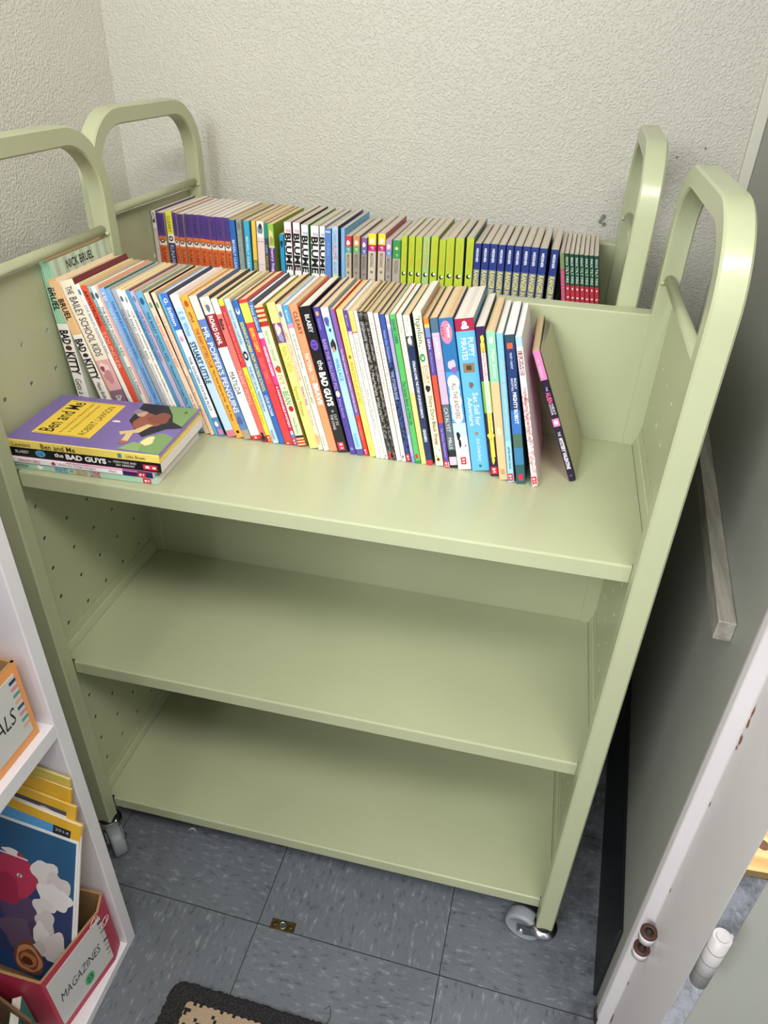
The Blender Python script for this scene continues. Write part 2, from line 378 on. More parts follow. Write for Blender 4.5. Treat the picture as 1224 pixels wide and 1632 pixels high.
def build_cart(name, lift, wheels):
    r = empty(name)
    for x0 in (0, W - A_):
        o = obj('end_frame', end_frame_bm(x0, lift), M_GREEN, r)
    for s, x in enumerate((0.0034, W - 0.0034)):
        o = obj('side_panel', side_panel_bm(x, lift), M_GREEN, r)
        so = o.modifiers.new('thickness', 'SOLIDIFY'); so.thickness = 0.0011; so.offset = 0
    for x in (A_ * 0.55, W - A_ * 0.55):
        bm = bmesh.new(); cyl(bm, (x, B_ - 0.002, 0.990 + lift), (x, DO - B_ + 0.002, 0.990 + lift), 0.0066, n=20)
        cr = obj('crossbar', bm, M_GREEN, r)
        bm = bmesh.new()
        for y in (B_ + 0.001, DO - B_ - 0.001):
            lathe(bm, [(0.0005, -0.003), (0.0028, -0.002), (0.0036, 0), (0.0028, 0.002), (0.0005, 0.003)], Matrix.Translation((x + (0.008 if x < W / 2 else -0.008), y, 0.987 + lift)), n=12)
        obj('weld', bm, M_GREEN, cr)
    for z in (Z1, Z2, Z3): obj('shelf', shelf_bm(z + lift), M_GREEN, r)
    bm = bmesh.new(); c = 0.0018
    pr = [(D, 0.09), (D, PT - c), (D + c * .3, PT - c * .3), (D + c, PT), (D + LB - c, PT), (D + LB, PT - c), (D + LB, PT - 0.018), (D + LB - 0.0014, PT - 0.018), (D + LB - 0.0014, PT - 0.0016), (D + 0.0014, PT - 0.0016), (D + 0.0014, 0.09)]
    va = [bm.verts.new((S2, y, z + lift)) for y, z in pr]; vb = [bm.verts.new((W - S2 - 0.0006, y, z + lift)) for y, z in pr]
    bm.faces.new(va[::-1]); bm.faces.new(vb)
    for i in range(len(pr)): bm.faces.new((va[i], va[(i + 1) % len(pr)], vb[(i + 1) % len(pr)], vb[i]))
    bmesh.ops.recalc_face_normals(bm, faces=bm.faces)
    obj('back_panel', bm, M_GREEN, r)
    i = 0
    for (x, y) in ((A_ / 2, B_ / 2), (W - A_ / 2, B_ / 2), (A_ / 2, DO - B_ / 2), (W - A_ / 2, DO - B_ / 2)):
        caster(r, x, y, Z0 + lift, wheels[i]); i += 1
    return r
def caster(parent, x, y, ztop, ang):
    Rw = 0.0295; off = 0.030; d = Vector((math.cos(ang), math.sin(ang), 0)); n = Vector((-d.y, d.x, 0))
    hub = Vector((x, y, Rw)) + d * off
    bm = bmesh.new()
    T0 = Matrix.Translation((x, y, ztop))
    lathe(bm, [(0.011, 0.004), (0.0155, 0.0), (0.0155, -0.003), (0.011, -0.0045)], T0, mi=1)
    lathe(bm, [(0.006, -0.003), (0.015, -0.0045), (0.0215, -0.008), (0.0225, -0.0115), (0.020, -0.0135), (0.0205, -0.0165), (0.0185, -0.020), (0.006, -0.0215)], T0)
    # fork: two stamped cheeks tapering from the swivel head to the axle
    for s in (-1, 1):
        o_ = n * (s * 0.0135)
        pts = [Vector((x, y, ztop - 0.014)) - d * 0.013, Vector((x, y, ztop - 0.014)) + d * 0.020, hub + Vector((0, 0, 0.010)) + d * 0.009, hub + Vector((0, 0, -0.006)) + d * 0.006, hub + Vector((0, 0, -0.007)) - d * 0.006]
        a = [bm.verts.new(p_ + o_ - n * 0.0008) for p_ in pts]; b = [bm.verts.new(p_ + o_ + n * 0.0008) for p_ in pts]
        bm.faces.new(a).material_index = 2; bm.faces.new(b[::-1]).material_index = 2
        for i in range(5): bm.faces.new((a[i], b[i], b[(i + 1) % 5], a[(i + 1) % 5])).material_index = 2
    bmesh.ops.recalc_face_normals(bm, faces=bm.faces)
    c = obj('caster', bm, [M_CHROME, M_BLACK, mat('#7b8789', 0.38, 1.0)], parent)
    bm = bmesh.new(); M = Matrix.Translation(hub) @ n.to_track_quat('Z', 'Y').to_matrix().to_4x4()
    lathe(bm, [(0.004, -0.0112), (0.0225, -0.0105), (0.0235, -0.0118), (0.0285, -0.0105), (Rw, -0.006), (Rw, 0.006), (0.0285, 0.0105), (0.0235, 0.0118), (0.0225, 0.0105), (0.004, 0.0112)], M, n=36)
    obj('wheel', bm, M_TYRE, c)
    bm = bmesh.new(); cyl(bm, hub - n * 0.0175, hub + n * 0.0175, 0.0042, n=6); obj('axle_bolt', bm, mat('#e6e8ea', 0.15, 1.0), c)
cart = build_cart('book_cart', 0.0, [math.atan2(-.66, .75), math.atan2(.28, -.96), 2.4, 0.6])
tag(cart, 'front pale green metal book cart with two empty lower shelves', 'book cart', 'pale green book carts')
RT = Matrix.Translation((-0.04164, 0.3633, 0)) @ Matrix.Rotation(-0.02736, 4, 'Z'); RL = 0.00656
cart2 = build_cart('book_cart', RL, [0.4, 1.2, 1.9, 2.8]); cart2.matrix_world = RT
tag(cart2, 'rear pale green metal book cart standing against the textured back wall', 'book cart', 'pale green book carts')
# bottom-left x, thickness, lean (radians) [, height] measured along each shelf
FRONT_ROW = [(0.0205, 0.0165, 0.085), (0.0614, 0.0148, 0.260), (0.0816, 0.0209, 0.281), (0.1060, 0.0062, 0.292), (0.1134, 0.0085, 0.295), (0.1227, 0.0058, 0.296), (0.1293, 0.0100, 0.297), (0.1406, 0.0078, 0.299), (0.1497, 0.0070, 0.303), (0.1580, 0.0067, 0.306), (0.1660, 0.0071, 0.309), (0.1743, 0.0046, 0.311), (0.1800, 0.0051, 0.314), (0.1862, 0.0062, 0.316), (0.1938, 0.0102, 0.320), (0.2048, 0.0075, 0.315), (0.2134, 0.0060, 0.302), (0.2200, 0.0042, 0.294), (0.2254, 0.0091, 0.298), (0.2384, 0.0117, 0.304), (0.2510, 0.0106, 0.301), (0.2623, 0.0107, 0.293), (0.2738, 0.0134, 0.285), (0.2880, 0.0086, 0.279), (0.2973, 0.0063, 0.275), (0.3042, 0.0081, 0.271), (0.3129, 0.0077, 0.266), (0.3212, 0.0112, 0.263), (0.3330, 0.0064, 0.261), (0.3400, 0.0111, 0.260), (0.3559, 0.0114, 0.257), (0.3680, 0.0069, 0.255), (0.3756, 0.0076, 0.254), (0.3837, 0.0108, 0.251), (0.3953, 0.0143, 0.246), (0.4124, 0.0082, 0.242), (0.4213, 0.0095, 0.239), (0.4314, 0.0059, 0.236), (0.4388, 0.0082, 0.233), (0.4476, 0.0052, 0.231), (0.4533, 0.0056, 0.229), (0.4593, 0.0043, 0.227), (0.4640, 0.0060, 0.226), (0.4705, 0.0042, 0.224), (0.4752, 0.0063, 0.222), (0.4824, 0.0055, 0.220), (0.4884, 0.0064, 0.218), (0.4953, 0.0046, 0.216), (0.5003, 0.0072, 0.214), (0.5081, 0.0066, 0.212), (0.5153, 0.0083, 0.209), (0.5270, 0.0102, 0.207), (0.5390, 0.0063, 0.206), (0.5461, 0.0097, 0.205), (0.5565, 0.0170, 0.204), (0.5744, 0.0229, 0.202), (0.5992, 0.0108, 0.200), (0.6106, 0.0106, 0.196), (0.6220, 0.0077, 0.193), (0.6325, 0.0115, 0.200), (0.6520, 0.0075, 0.236), (0.6970, 0.0085, 0.400)]
REAR_ROW = [(0.0060, 0.0078, -0.000, 0.2019), (0.0145, 0.0138, -0.001, 0.1996), (0.0319, 0.0120, -0.002, 0.2035), (0.0443, 0.0067, -0.004, 0.2023), (0.0513, 0.0105, -0.011, 0.2006), (0.0637, 0.0117, -0.018, 0.2016), (0.0764, 0.0115, -0.018, 0.2019), (0.0883, 0.0113, -0.018, 0.2018), (0.1009, 0.0089, -0.013, 0.2014), (0.1115, 0.0100, -0.006, 0.2008), (0.1236, 0.0131, 0.002, 0.2014), (0.1400, 0.0105, 0.018, 0.2012), (0.1531, 0.0103, 0.030, 0.1988), (0.1637, 0.0091, 0.019, 0.2003), (0.1733, 0.0102, 0.003, 0.1995), (0.1852, 0.0074, -0.007, 0.2005), (0.1936, 0.0129, -0.009, 0.2005), (0.2075, 0.0063, -0.005, 0.1987), (0.2189, 0.0101, 0.020, 0.1977), (0.2380, 0.0075, 0.018, 0.1836), (0.2463, 0.0124, 0.014, 0.2031), (0.2602, 0.0119, 0.009, 0.2033), (0.2734, 0.0121, 0.003, 0.2014), (0.2881, 0.0137, -0.004, 0.2011), (0.3026, 0.0092, -0.004, 0.2013), (0.3123, 0.0103, -0.003, 0.1987), (0.3246, 0.0103, 0.000, 0.2031), (0.3401, 0.0067, 0.004, 0.2007), (0.3474, 0.0105, 0.004, 0.1904), (0.3598, 0.0114, 0.001, 0.1915), (0.3730, 0.0096, -0.003, 0.1897), (0.3844, 0.0129, -0.003, 0.1971), (0.4005, 0.0123, -0.001, 0.1984), (0.4149, 0.0098, 0.008, 0.1901), (0.4262, 0.0133, 0.009, 0.1903), (0.4405, 0.0095, 0.009, 0.1981), (0.4522, 0.0101, 0.010, 0.1984), (0.4639, 0.0106, 0.012, 0.1988), (0.4757, 0.0111, 0.012, 0.1997), (0.4881, 0.0117, 0.012, 0.2015), (0.5015, 0.0106, 0.013, 0.1969), (0.5147, 0.0128, 0.025, 0.2014), (0.5300, 0.0135, 0.030, 0.2019), (0.5465, 0.0116, 0.028, 0.2040), (0.5591, 0.0102, 0.026, 0.1968), (0.5708, 0.0112, 0.025, 0.1978), (0.5837, 0.0119, 0.031, 0.1980), (0.5969, 0.0109, 0.034, 0.1979), (0.6094, 0.0110, 0.034, 0.1984), (0.6217, 0.0111, 0.035, 0.1982), (0.6339, 0.0118, 0.035, 0.1987), (0.6462, 0.0117, 0.035, 0.1985), (0.6591, 0.0118, 0.035, 0.1982), (0.6750, 0.0115, 0.030, 0.1977), (0.7190, 0.0066, 0.190, 0.1970), (0.7262, 0.0066, 0.190, 0.1970), (0.7334, 0.0066, 0.190, 0.1970), (0.7406, 0.0066, 0.190, 0.1970), (0.7478, 0.0066, 0.190, 0.1970), (0.7550, 0.0066, 0.190, 0.1970), (0.7622, 0.0066, 0.190, 0.1970), (0.7694, 0.0066, 0.190, 0.1970)]
# ---------------------------------------------------------------- books
def book(name, w, d, h, spine, right, left, pages, texts=(), label=None, cat='book', group=None, hard=False, extra=None, front=None):
    """spine: [(fraction where the band starts, colour)]; local frame: x thickness, y depth (spine at 0), z height"""
    r = empty(name); c = 0.0016 if hard else 0.00022; ov = 0.003 if hard else 0.0
    bm = bmesh.new(); ms = []
    def mi(col):
        m = colmat(col)
        if m not in ms: ms.append(m)
        return ms.index(m)
    rb = 0.0 if hard else 0.0006
    bands = list(spine) + [(1.0, None)]
    for (f0, col), (f1, _) in zip(bands, bands[1:]):
        z1, z0 = h * (1 - f0), h * (1 - f1); i = mi(col)
        # spine sheet with softly rounded long edges
        pr = [(0, 0.0012), (0.0002, 0.0004), (0.0008, 0), (w - 0.0008, 0), (w - 0.0002, 0.0004), (w, 0.0012), (w - c, 0.0012), (w - c - 0.0003, c + 0.0003), (c + 0.0003, c + 0.0003), (c, 0.0012)]
        a = [bm.verts.new((x, y, z0)) for x, y in pr]; b = [bm.verts.new((x, y, z1)) for x, y in pr]
        for k in range(10): bm.faces.new((a[k], a[(k + 1) % 10], b[(k + 1) % 10], b[k])).material_index = i
        bm.faces.new(a[::-1]).material_index = i; bm.faces.new(b).material_index = i
    box(bm, 0, c, 0.0012, d, 0, h, mi(left)); box(bm, w - c, w, 0.0012, d, 0, h, mi(right))
    cv = obj('cover', bm, ms, r)
    bm = bmesh.new(); box(bm, c, w - c, c + 0.0003, d - 0.0006 - ov, ov, h - 0.0006 - ov)
    obj('page_block', bm, PAGES[pages], r)
    if texts:
        P = Print(lambda u, v, k: (w * v, -0.00012 - k, h * (1 - u)))
        P2 = Print(lambda u, v, k: (w * v, -0.00060 - k, h * (1 - u)))
        for t in texts:
            if t[0] == 'T':
                _, s, u0, u1, col = t[:5]; v0, v1 = (t[5], t[6]) if len(t) > 6 else (0.24, 0.76)
                P2.text(s, u0, u1, v0, v1, col, t[7] if len(t) > 7 else 0.0, t[8] if len(t) > 8 else 0.0)
            elif t[0] == 'R': P.rect(*t[1:6], t[6]) if len(t) > 6 else P.rect(t[1], t[2], t[3], t[4], t[5])
            elif t[0] == 'O': P.oval(t[1], t[2], t[3], t[4], t[5])
            elif t[0] == 'B': P.blob(t[1], t[2], t[3], t[4], t[5], int(t[1] * 100))
            elif t[0] == 'L':   # red publisher block with pale marks at the tail
                P.rect(t[1], t[1] + 0.055, 0.12, 0.88, '#d3283c'); P.rect(t[1] + 0.012, t[1] + 0.026, 0.3, 0.62, '#f7efe9'); P.rect(t[1] + 0.034, t[1] + 0.044, 0.34, 0.66, '#f0c9c4')
        P.done('spine_artwork', r); P2.done('spine_lettering', r)
    if front:
        P = Print(lambda u, v, k: (w + 0.00015 + k, d * v, h * (1 - u)))   # u from head to tail, v from spine to fore-edge
        front(P); P.done('cover_artwork', r)
    tag(r, label, cat, group)
    return r
K, Wt, Cr = '#1c1a1c', '#f6f2ec', '#f3ead6'
T = lambda *a: ('T',) + a
def TT(s, u0, u1, c, v0=.24, v1=.76, b=0.0, sh=0.0): return ('T', s, u0, u1, c, v0, v1, b, sh)
R = lambda *a: ('R',) + a
def O(u, v, ru, rv, c): return ('O', u, v, ru, rv, c)
L = lambda u: ('L', u)
BSK = lambda c, u=0.13: [TT('THE BAILEY SCHOOL KIDS', u, 0.47, c, .28, .72), TT('Dadey / Jones', .80, .97, c, .3, .7)]
def stripes(c, u0, u1): return [R(u0, u1, .1 + .2 * k, .14 + .2 * k, c) for k in range(5)]
def nick(P):
    for k in range(7): P.rect(0.002, .5, .07 + .14 * k, .13 + .14 * k, '#a9bba6')
    P.k += 1
    vs_, fs = text_geo('NICK BRUEL', 0.02, 0); mi = P.mi(K)
    vv = [P.bm.verts.new(P.place(.078 - .052 * b, .24 + .46 * a, P.k * 1e-5)) for a, b in vs_]
    for f in fs:
        try: P.bm.faces.new([vv[i] for i in f]).material_index = mi
        except ValueError: pass
F = [
 dict(h=.2145, s=[(0, '#8fc9a4'), (.37, Wt)], r='#c3d0bb', p='tan', t=stripes('#d6ecd9', .01, .36) + [TT('BRUEL', .15, .29, K, .2, .8, .02), TT('BAD', .41, .50, K, .1, .9, .03), O(.525, .5, .016, .3, '#5b3a35'), TT('KITTY', .55, .70, K, .1, .95, .03), TT('Gets a Bath', .73, .92, K, .2, .75, 0, .2)], front=nick, l='mint-striped white hardcover-size book against the left side panel of the front shelf'),
 dict(h=.1985, s=[(0, '#f0bd82'), (.37, Wt)], r='#ecd3b4', p='tan', t=stripes('#fbe6c8', .01, .36) + [TT('BRUEL', .13, .27, K, .2, .8, .02), TT('BAD', .40, .49, K, .1, .9, .03), O(.515, .5, .014, .3, '#3a2a2a'), TT('KITTY', .54, .69, K, .1, .95, .03), TT('Happy Birthday, Bad Kitty', .71, .97, K, .25, .75, 0, .2)], l='orange-striped white book, second from the left on the front shelf'),
 dict(h=.199, s=[(0, '#f5ead2'), (.54, '#e6b2b2'), (.76, '#8d6f83')], r='#6e2228', p='tan', t=[TT('THE', .04, .09, '#3b3f58', .3, .75), TT('BAILEY SCHOOL KIDS', .11, .51, '#3b3f58', .25, .8), ('B', .61, .45, .05, .36, '#f1d6d2'), ('B', .66, .5, .05, .3, '#c98f96'), ('B', .60, .3, .02, .15, '#8d4a55'), TT('Dadey/Jones', .80, .97, Wt, .2, .8, .02)], l='wide cream book with a pink picture and mauve tail on its spine'),
 dict(s=[(0, Wt)], r='#cdc878', p='tan', t=[O(.05, .5, .02, .28, '#4b7fb0')] + BSK('#5a86b8'), l='thin white book with blue letters right before the red-orange spine'),
 dict(s=[(0, '#e5533f')], r='#c9a58e', p='pale', t=[TT('ARMSTRONG', .03, .27, '#4a1714', .2, .8), TT('SOUNDER', .31, .57, '#f9b9a5', .15, .85)], l='red-orange paperback with pale capitals among the thin series paperbacks'),
 dict(s=[(0, '#93b8b2')], r='#8f9c45', p='tan', t=[O(.06, .5, .025, .3, '#2f5a63')] + BSK('#2d5763'), l='thin grey-teal book directly right of the red-orange spine'),
 dict(s=[(0, '#f5ece6')], r='#e0987a', p='pale', t=[R(0.001, .999, .72, 1.0, '#f0a894'), O(.06, .4, .02, .24, '#3c6a86')] + [TT('THE BAILEY SCHOOL KIDS', .13, .47, '#4a5a70', .18, .6), TT("Don't Cheat", .55, .75, '#4a5a70', .2, .6)], l='white book with a salmon edge, two right of the red-orange spine'),
 dict(s=[(0, '#8aaddd')], r='#2f6b4c', p='tan', t=[TT('10', .03, .08, Wt, .25, .75)] + BSK('#dbe8fa') + [TT("Sea Serpents", .56, .76, Wt, .25, .75)], l='periwinkle blue book showing a dark green cover edge on top'),
 dict(s=[(0, '#6fa6da')], r='#9c9c95', p='tan', t=BSK('#2c4f8c', .08) + [TT("Cupid Don't Flip", .54, .77, '#22365e', .3, .7)], l='sky blue book just left of the thin ash-grey spine'),
 dict(s=[(0, '#a5a9b2')], r='#d8cbb0', p='tan', t=BSK('#5f6470'), l='thin ash-grey book between the sky blue and white spines'),
 dict(s=[(0, Wt)], r='#e8cf8a', p='gold', t=[O(.06, .5, .02, .28, '#54697f')] + BSK('#4c4c55') + [TT("Wizards Don't Need Computers", .5, .79, '#4c3f3a', .3, .7)], l='white book right after the ash-grey spine, left of a twin white book'),
 dict(s=[(0, Wt)], r='#e6cf92', p='gold', t=[O(.06, .5, .02, .28, '#7f98a3')] + BSK('#4c4c55') + [TT("Santa Claus", .5, .7, '#4c3f3a', .3, .7)], l='white book left of the deep blue spine, right of its twin'),
 dict(s=[(0, '#4f97c8')], r='#8a3d38', p='tan', t=BSK('#1d3f66'), l='thin deep blue book right of the two white series books'),
 dict(s=[(0, '#bcaecb')], r='#b8ac98', p='tan', t=[O(.05, .5, .02, .3, '#6e7fa0')] + BSK('#5a4a86'), l='lilac book squeezed between two blue spines'),
 dict(s=[(0, '#6fabcb')], r='#7c9080', p='tan', t=[O(.06, .5, .024, .28, '#2c5f86')] + BSK('#1e4f78') + [TT("Monsters Don't Scuba Dive", .5, .78, '#1e3f5a', .3, .7)], l='teal-blue book immediately left of the two peach spines'),
 dict(s=[(0, '#f4cdb2')], r='#241a1c', p='tan', t=[O(.08, .5, .02, .3, '#6f9a88')] + [TT('THE BAILEY SCHOOL KIDS', .15, .5, '#d8765e', .3, .7), TT('Mrs. Jeepers', .7, .88, '#6c4a44', .3, .7)], l='left one of the two peach books'),
 dict(s=[(0, '#f5d3ba')], r='#d3a678', p='tan', t=[O(.08, .5, .02, .28, '#5b9a78')] + [TT('THE BAILEY SCHOOL KIDS', .15, .5, '#cf8668', .3, .7), TT("Ghosts Don't Eat", .56, .82, '#5c5148', .3, .7)], l='right one of the two peach books'),
 dict(s=[(0, '#5aa9d3')], r='#dcdde2', p='tan', t=[O(.52, .5, .012, .3, '#dff0fa')], l='slim cyan-blue book between the right peach spine and a blue-and-white spine'),
 dict(s=[(0, '#3e74c8'), (.24, Wt), (.86, '#5d8ab8')], r='#3a3850', p='white', t=[TT('G. Stilton', .03, .21, Wt, .2, .8, .02), ('B', .30, .5, .02, .3, '#e59ab0'), TT('THE GOLDEN STATUE PLOT', .42, .81, '#3a5f9a', .3, .72, .01), O(.91, .45, .02, .3, '#ece3ee'), R(.95, .985, .3, .95, '#e77fa5')], l='white book with blue head and tail and a round pale emblem at its foot'),
 dict(s=[(0, '#f3eef2'), (.085, '#bfd9f0'), (.95, '#d9798c')], r='#e7dcd6', p='pale', t=[TT('E. B. White', .11, .27, '#5f9cd0', .25, .8), TT('STUART LITTLE', .31, .60, '#27405f', .15, .8, .02)], l='powder blue paperback with dark blue serif-like capitals'),
 dict(s=[(0, '#f4ab41')], r='#d9a157', p='tan', t=[O(.05, .5, .022, .28, '#b4502c'), TT('APPLE', .1, .17, K, .3, .62), TT('THE BABY-SITTERS CLUB', .21, .48, '#a8543a', .25, .75, .01), TT('Mary Anne Saves the Day', .50, .73, '#4a2a1c', .3, .72), TT('Ann M. Martin', .75, .87, '#4a2a1c', .3, .7), R(.945, .965, .3, .7, K)], l='yellow-orange paperback between a powder blue and a denim blue spine'),
 dict(s=[(0, '#efe6cd'), (.15, '#5f80b8'), (.93, '#a89a8a')], r='#4e5a80', p='tan', t=[TT("MR. POPPER'S PENGUINS", .2, .80, '#eef2f6', .12, .88, .015), ('B', .86, .4, .03, .4, '#49679c')], l='denim blue paperback with tall white lettering and a worn tail'),
 dict(s=[(0, '#f2e8d2'), (.11, '#9a2c30'), (.33, '#fdfbf7'), (.965, '#d6303a')], r='#3a352e', p='tan', t=[('B', .055, .45, .035, .3, '#e9c9b0'), ('B', .07, .55, .025, .2, '#6a6f86'), TT('ROALD DAHL', .12, .31, Wt, .25, .75, .03), TT('MATILDA', .50, .66, '#22242c', .2, .75), R(.975, .99, .4, .6, Wt)], l='white paperback with a maroon name block and red tail'),
 dict(s=[(0, '#efe9dc'), (.10, '#e0716a'), (.55, '#dd6a60'), (.96, '#7a2a26')], r='#3a3940', p='tan', t=[TT('Babe', .13, .20, K, .2, .8, .02), TT('PLANET PEOPLE', .48, .72, '#f3bcae', .2, .8), R(.93, .985, .3, .7, K)], l='salmon-coloured worn paperback right of the white one with a maroon name block'),
 dict(s=[(0, '#f5e23f'), (.04, '#db3a3e'), (.45, '#f5e142'), (.95, '#f3b23f')], r='#d9cf9a', p='pale', t=[TT('JUDY BLUME SAYS SO', .08, .40, '#f6b2a4', .3, .7), TT('CAPTURE THE GHOSTLY PARTY', .50, .86, '#8f7a24', .28, .72), L(.94)], l='slim book with a red upper half and yellow lower half'),
 dict(s=[(0, '#bcd3e4')], r='#cab88a', p='gold', t=[TT('ROALD DAHL CHAPTERS', .07, .29, '#5677a0', .3, .7), O(.37, .5, .032, .4, '#1c1d22'), O(.37, .5, .015, .2, '#e9e4da'), TT('THE BEST OF AL MEMORABILIA', .44, .76, '#3a6a9c', .28, .72), TT('READER', .9, .97, '#46699a', .3, .7)], l='pale blue book with a black oval emblem on its spine'),
 dict(s=[(0, '#2f68b4')], r='#6a6a44', p='tan', t=[O(.07, .5, .022, .32, '#f2f4f8'), O(.062, .5, .014, .2, '#2f68b4'), TT('SIDEWAYS STORIES FROM WAYSIDE SCHOOL', .14, .61, '#f4e64c', .2, .8, .01), TT('LOUIS SACHAR', .64, .79, '#e8f1fb', .22, .78, .01)], l='royal blue paperback with yellow and white capitals'),
 dict(s=[(0, '#d83c3c'), (.022, '#f8ec5a'), (.145, '#e63f43')], r='#b43a38', p='tan', t=[TT('BEVERLY CLEARY', .18, .34, '#f8e14c', .28, .74, .01), TT('ELLEN TEBBITS', .38, .55, '#f0868a', .28, .74), R(.985, .995, .3, .5, Wt)], l='bright red paperback with a yellow block at its head'),
 dict(s=[(0, '#4e74ab'), (.20, '#f0e3ee'), (.235, '#d9458f'), (.55, '#b92a5c'), (.91, '#5f7fae')], r='#2c3c48', p='white', t=[TT('Thea Stilton', .02, .18, '#dfe9f6', .2, .8, 0, .2), TT('MOUSEFORD ACADEMY', .29, .49, Wt, .22, .78, .02), TT('A FASHIONABLE MYSTERY', .56, .86, Wt, .25, .75, .015), O(.90, .5, .015, .3, '#f6e3ee'), L(.94)], l='magenta paperback with a steel blue head'),
 dict(h=.193, s=[(0, '#b22c2a')], r='#93903f', p='white', t=[R(.14, .915, 0, 1, '#d7e8b8')] + [R(.0 + .03 * k, .016 + .03 * k, 0, 1, '#f1c07f') for k in range(4)] + [TT('barrows + blackall', .17, .37, '#7f9a63', .3, .7), ('B', .43, .5, .025, .35, '#b8452f'), TT('IVY', .47, .54, '#c98d6a', .15, .85), TT('+', .555, .57, '#8b4a32', .4, .7), TT('BEAN', .585, .68, '#56916a', .15, .85), O(.715, .55, .022, .3, '#b0262c'), TT('Annie Barrows', .78, .90, '#7f9a63', .3, .7), R(.915, .93, 0, 1, '#2a2a28')] + [R(.935 + .022 * k, .946 + .022 * k, 0, 1, '#f1c07f') for k in range(3)], l='pale lime book with red and orange stripes at head and foot'),
 dict(s=[(0, '#f4e985'), (.125, '#7b4b78'), (.255, '#f5ea80')], r='#4a3c2e', p='tan', t=[R(.10, .108, 0, 1, '#c2c98a'), ('B', .17, .5, .04, .3, '#e9c4bb'), ('B', .22, .6, .03, .26, '#8d93ad'), TT('NANCY DREW', .28, .45, '#b3a344', .2, .85), TT('Famous Mistakes', .55, .76, '#8f8238', .25, .75)], l='lemon yellow book with a small purple portrait near its head'),
 dict(s=[(0, '#f1d5b6')], r='#c9d3de', p='khaki', t=[O(.06, .5, .02, .3, '#5a7890'), TT('BABY-SITTERS', .05, .2, '#50606e', .2, .4), TT('BABY-SITTERS LITTLE SISTER', .18, .5, '#dd8a78', .28, .74), TT("Karen's Wish", .54, .67, '#6b4e8a', .25, .75, .01), TT('Ann M. Martin', .70, .82, '#8f7d8c', .3, .7), ('B', .92, .5, .04, .4, '#dca878')], l='light apricot book with salmon lettering right of the lemon yellow one'),
 dict(s=[(0, '#4a9ad4'), (.115, '#e58eae'), (.145, '#f8f3d4')], r='#e9e5e0', p='pale', t=[TT('Brown', .03, .10, '#dff0fb', .3, .7), TT('An ARTHUR Chapter Book', .18, .41, '#2c2c30', .28, .7), TT('Arthur Rocks with BINKY', .46, .66, '#3f3f42', .28, .7), TT('Little, Brown', .88, .97, '#3f3f42', .3, .65)], l='cream chapter book with a blue head just left of the wide orange spine'),
 dict(s=[(0, '#f2946a')], r='#d0653a', p='khaki', t=[TT('CLEARY', .04, .185, '#54322a', .3, .82), TT('RAMONA', .31, .43, '#fbe9dc', .3, .82, .01), TT('THE', .45, .49, '#fbd9c4', .35, .7), TT('BRAVE', .51, .66, '#fff6ee', .25, .88, .04)], l='wide orange paperback with white and dark capitals'),
 dict(h=.1965, s=[(0, '#17161a')], r='#0d0d0f', p='pale', t=[TT('BLABEY', .05, .165, '#e8e6e4', .35, .75, .01), O(.245, .5, .036, .34, '#6c4ab0'), TT('13', .228, .262, '#2a1c4a', .32, .68), TT('the', .345, .41, Wt, .35, .85, .01), TT('BAD GUYS', .425, .66, Wt, .22, .85, .045), TT('in', .69, .705, '#dcdcdc', .45, .7), TT('CUT TO', .72, .80, '#dcdcdc', .55, .8), TT('THE CHASE', .72, .83, '#dcdcdc', .2, .45), R(.925, .985, .15, .75, '#e0344a'), R(.935, .95, .35, .6, Wt), R(.965, .975, .4, .6, Wt)], l='wide black book with chunky white letters standing on the front shelf'),
 dict(s=[(0, '#4c3d94')], r='#5a5160', p='tan', t=[O(.04, .5, .015, .25, '#c9a25a'), TT('Scholastic', .07, .14, '#a9a0d8', .3, .7), TT('BABE THE GALLANT PIG', .2, .53, '#b39ac6', .22, .8, .01), O(.565, .5, .022, .32, '#ead9b0'), TT('King-Smith', .60, .73, '#b9aede', .25, .75), O(.96, .5, .012, .25, '#8a7fd0')], l='indigo paperback right of the wide black book'),
 dict(s=[(0, '#f1eff0'), (.055, '#a3d3f0'), (.955, '#5b4c98')], r='#7f9690', p='tan', t=[('B', .085, .45, .03, .3, '#55508e'), ('B', .14, .6, .012, .16, '#1f3e52'), ('B', .235, .55, .035, .36, '#3a2320'), ('B', .265, .45, .02, .2, '#b8907a'), TT('WALLACE', .32, .47, '#3b6f9f', .28, .78), TT('GOOSED!', .515, .72, '#e4f3fc', .2, .85, -.01), TT('SLADDEN', .84, .94, '#4f86b4', .28, .72)], l='sky blue paperback with a small dark dog picture on its spine'),
 dict(s=[(0, '#8058a4'), (.71, '#e03c3a')], r='#c2302c', p='tan', t=[TT('The Magic School Bus A SCIENCE CHAPTER BOOK', .25, .68, '#efe0f4', .3, .72, .01), TT('THE GREAT', .75, .88, '#f49a8c', .3, .7), L(.94)], l='slim book that turns from purple to red towards its foot'),
 dict(s=[(0, '#f6e070')], r='#d8c796', p='tan', t=[TT('The Crystal Princess', .03, .28, '#b39a35', .3, .74), O(.30, .5, .014, .25, '#a07a2c'), TT("PRINCESS ELLIE'S SECRET", .33, .62, '#a58a2c', .25, .78), TT('Kimpton', .78, .85, '#b39a35', .35, .65), TT('HYPERION', .9, .97, '#b39a35', .35, .65)], l='butter yellow paperback in the middle of the front row'),
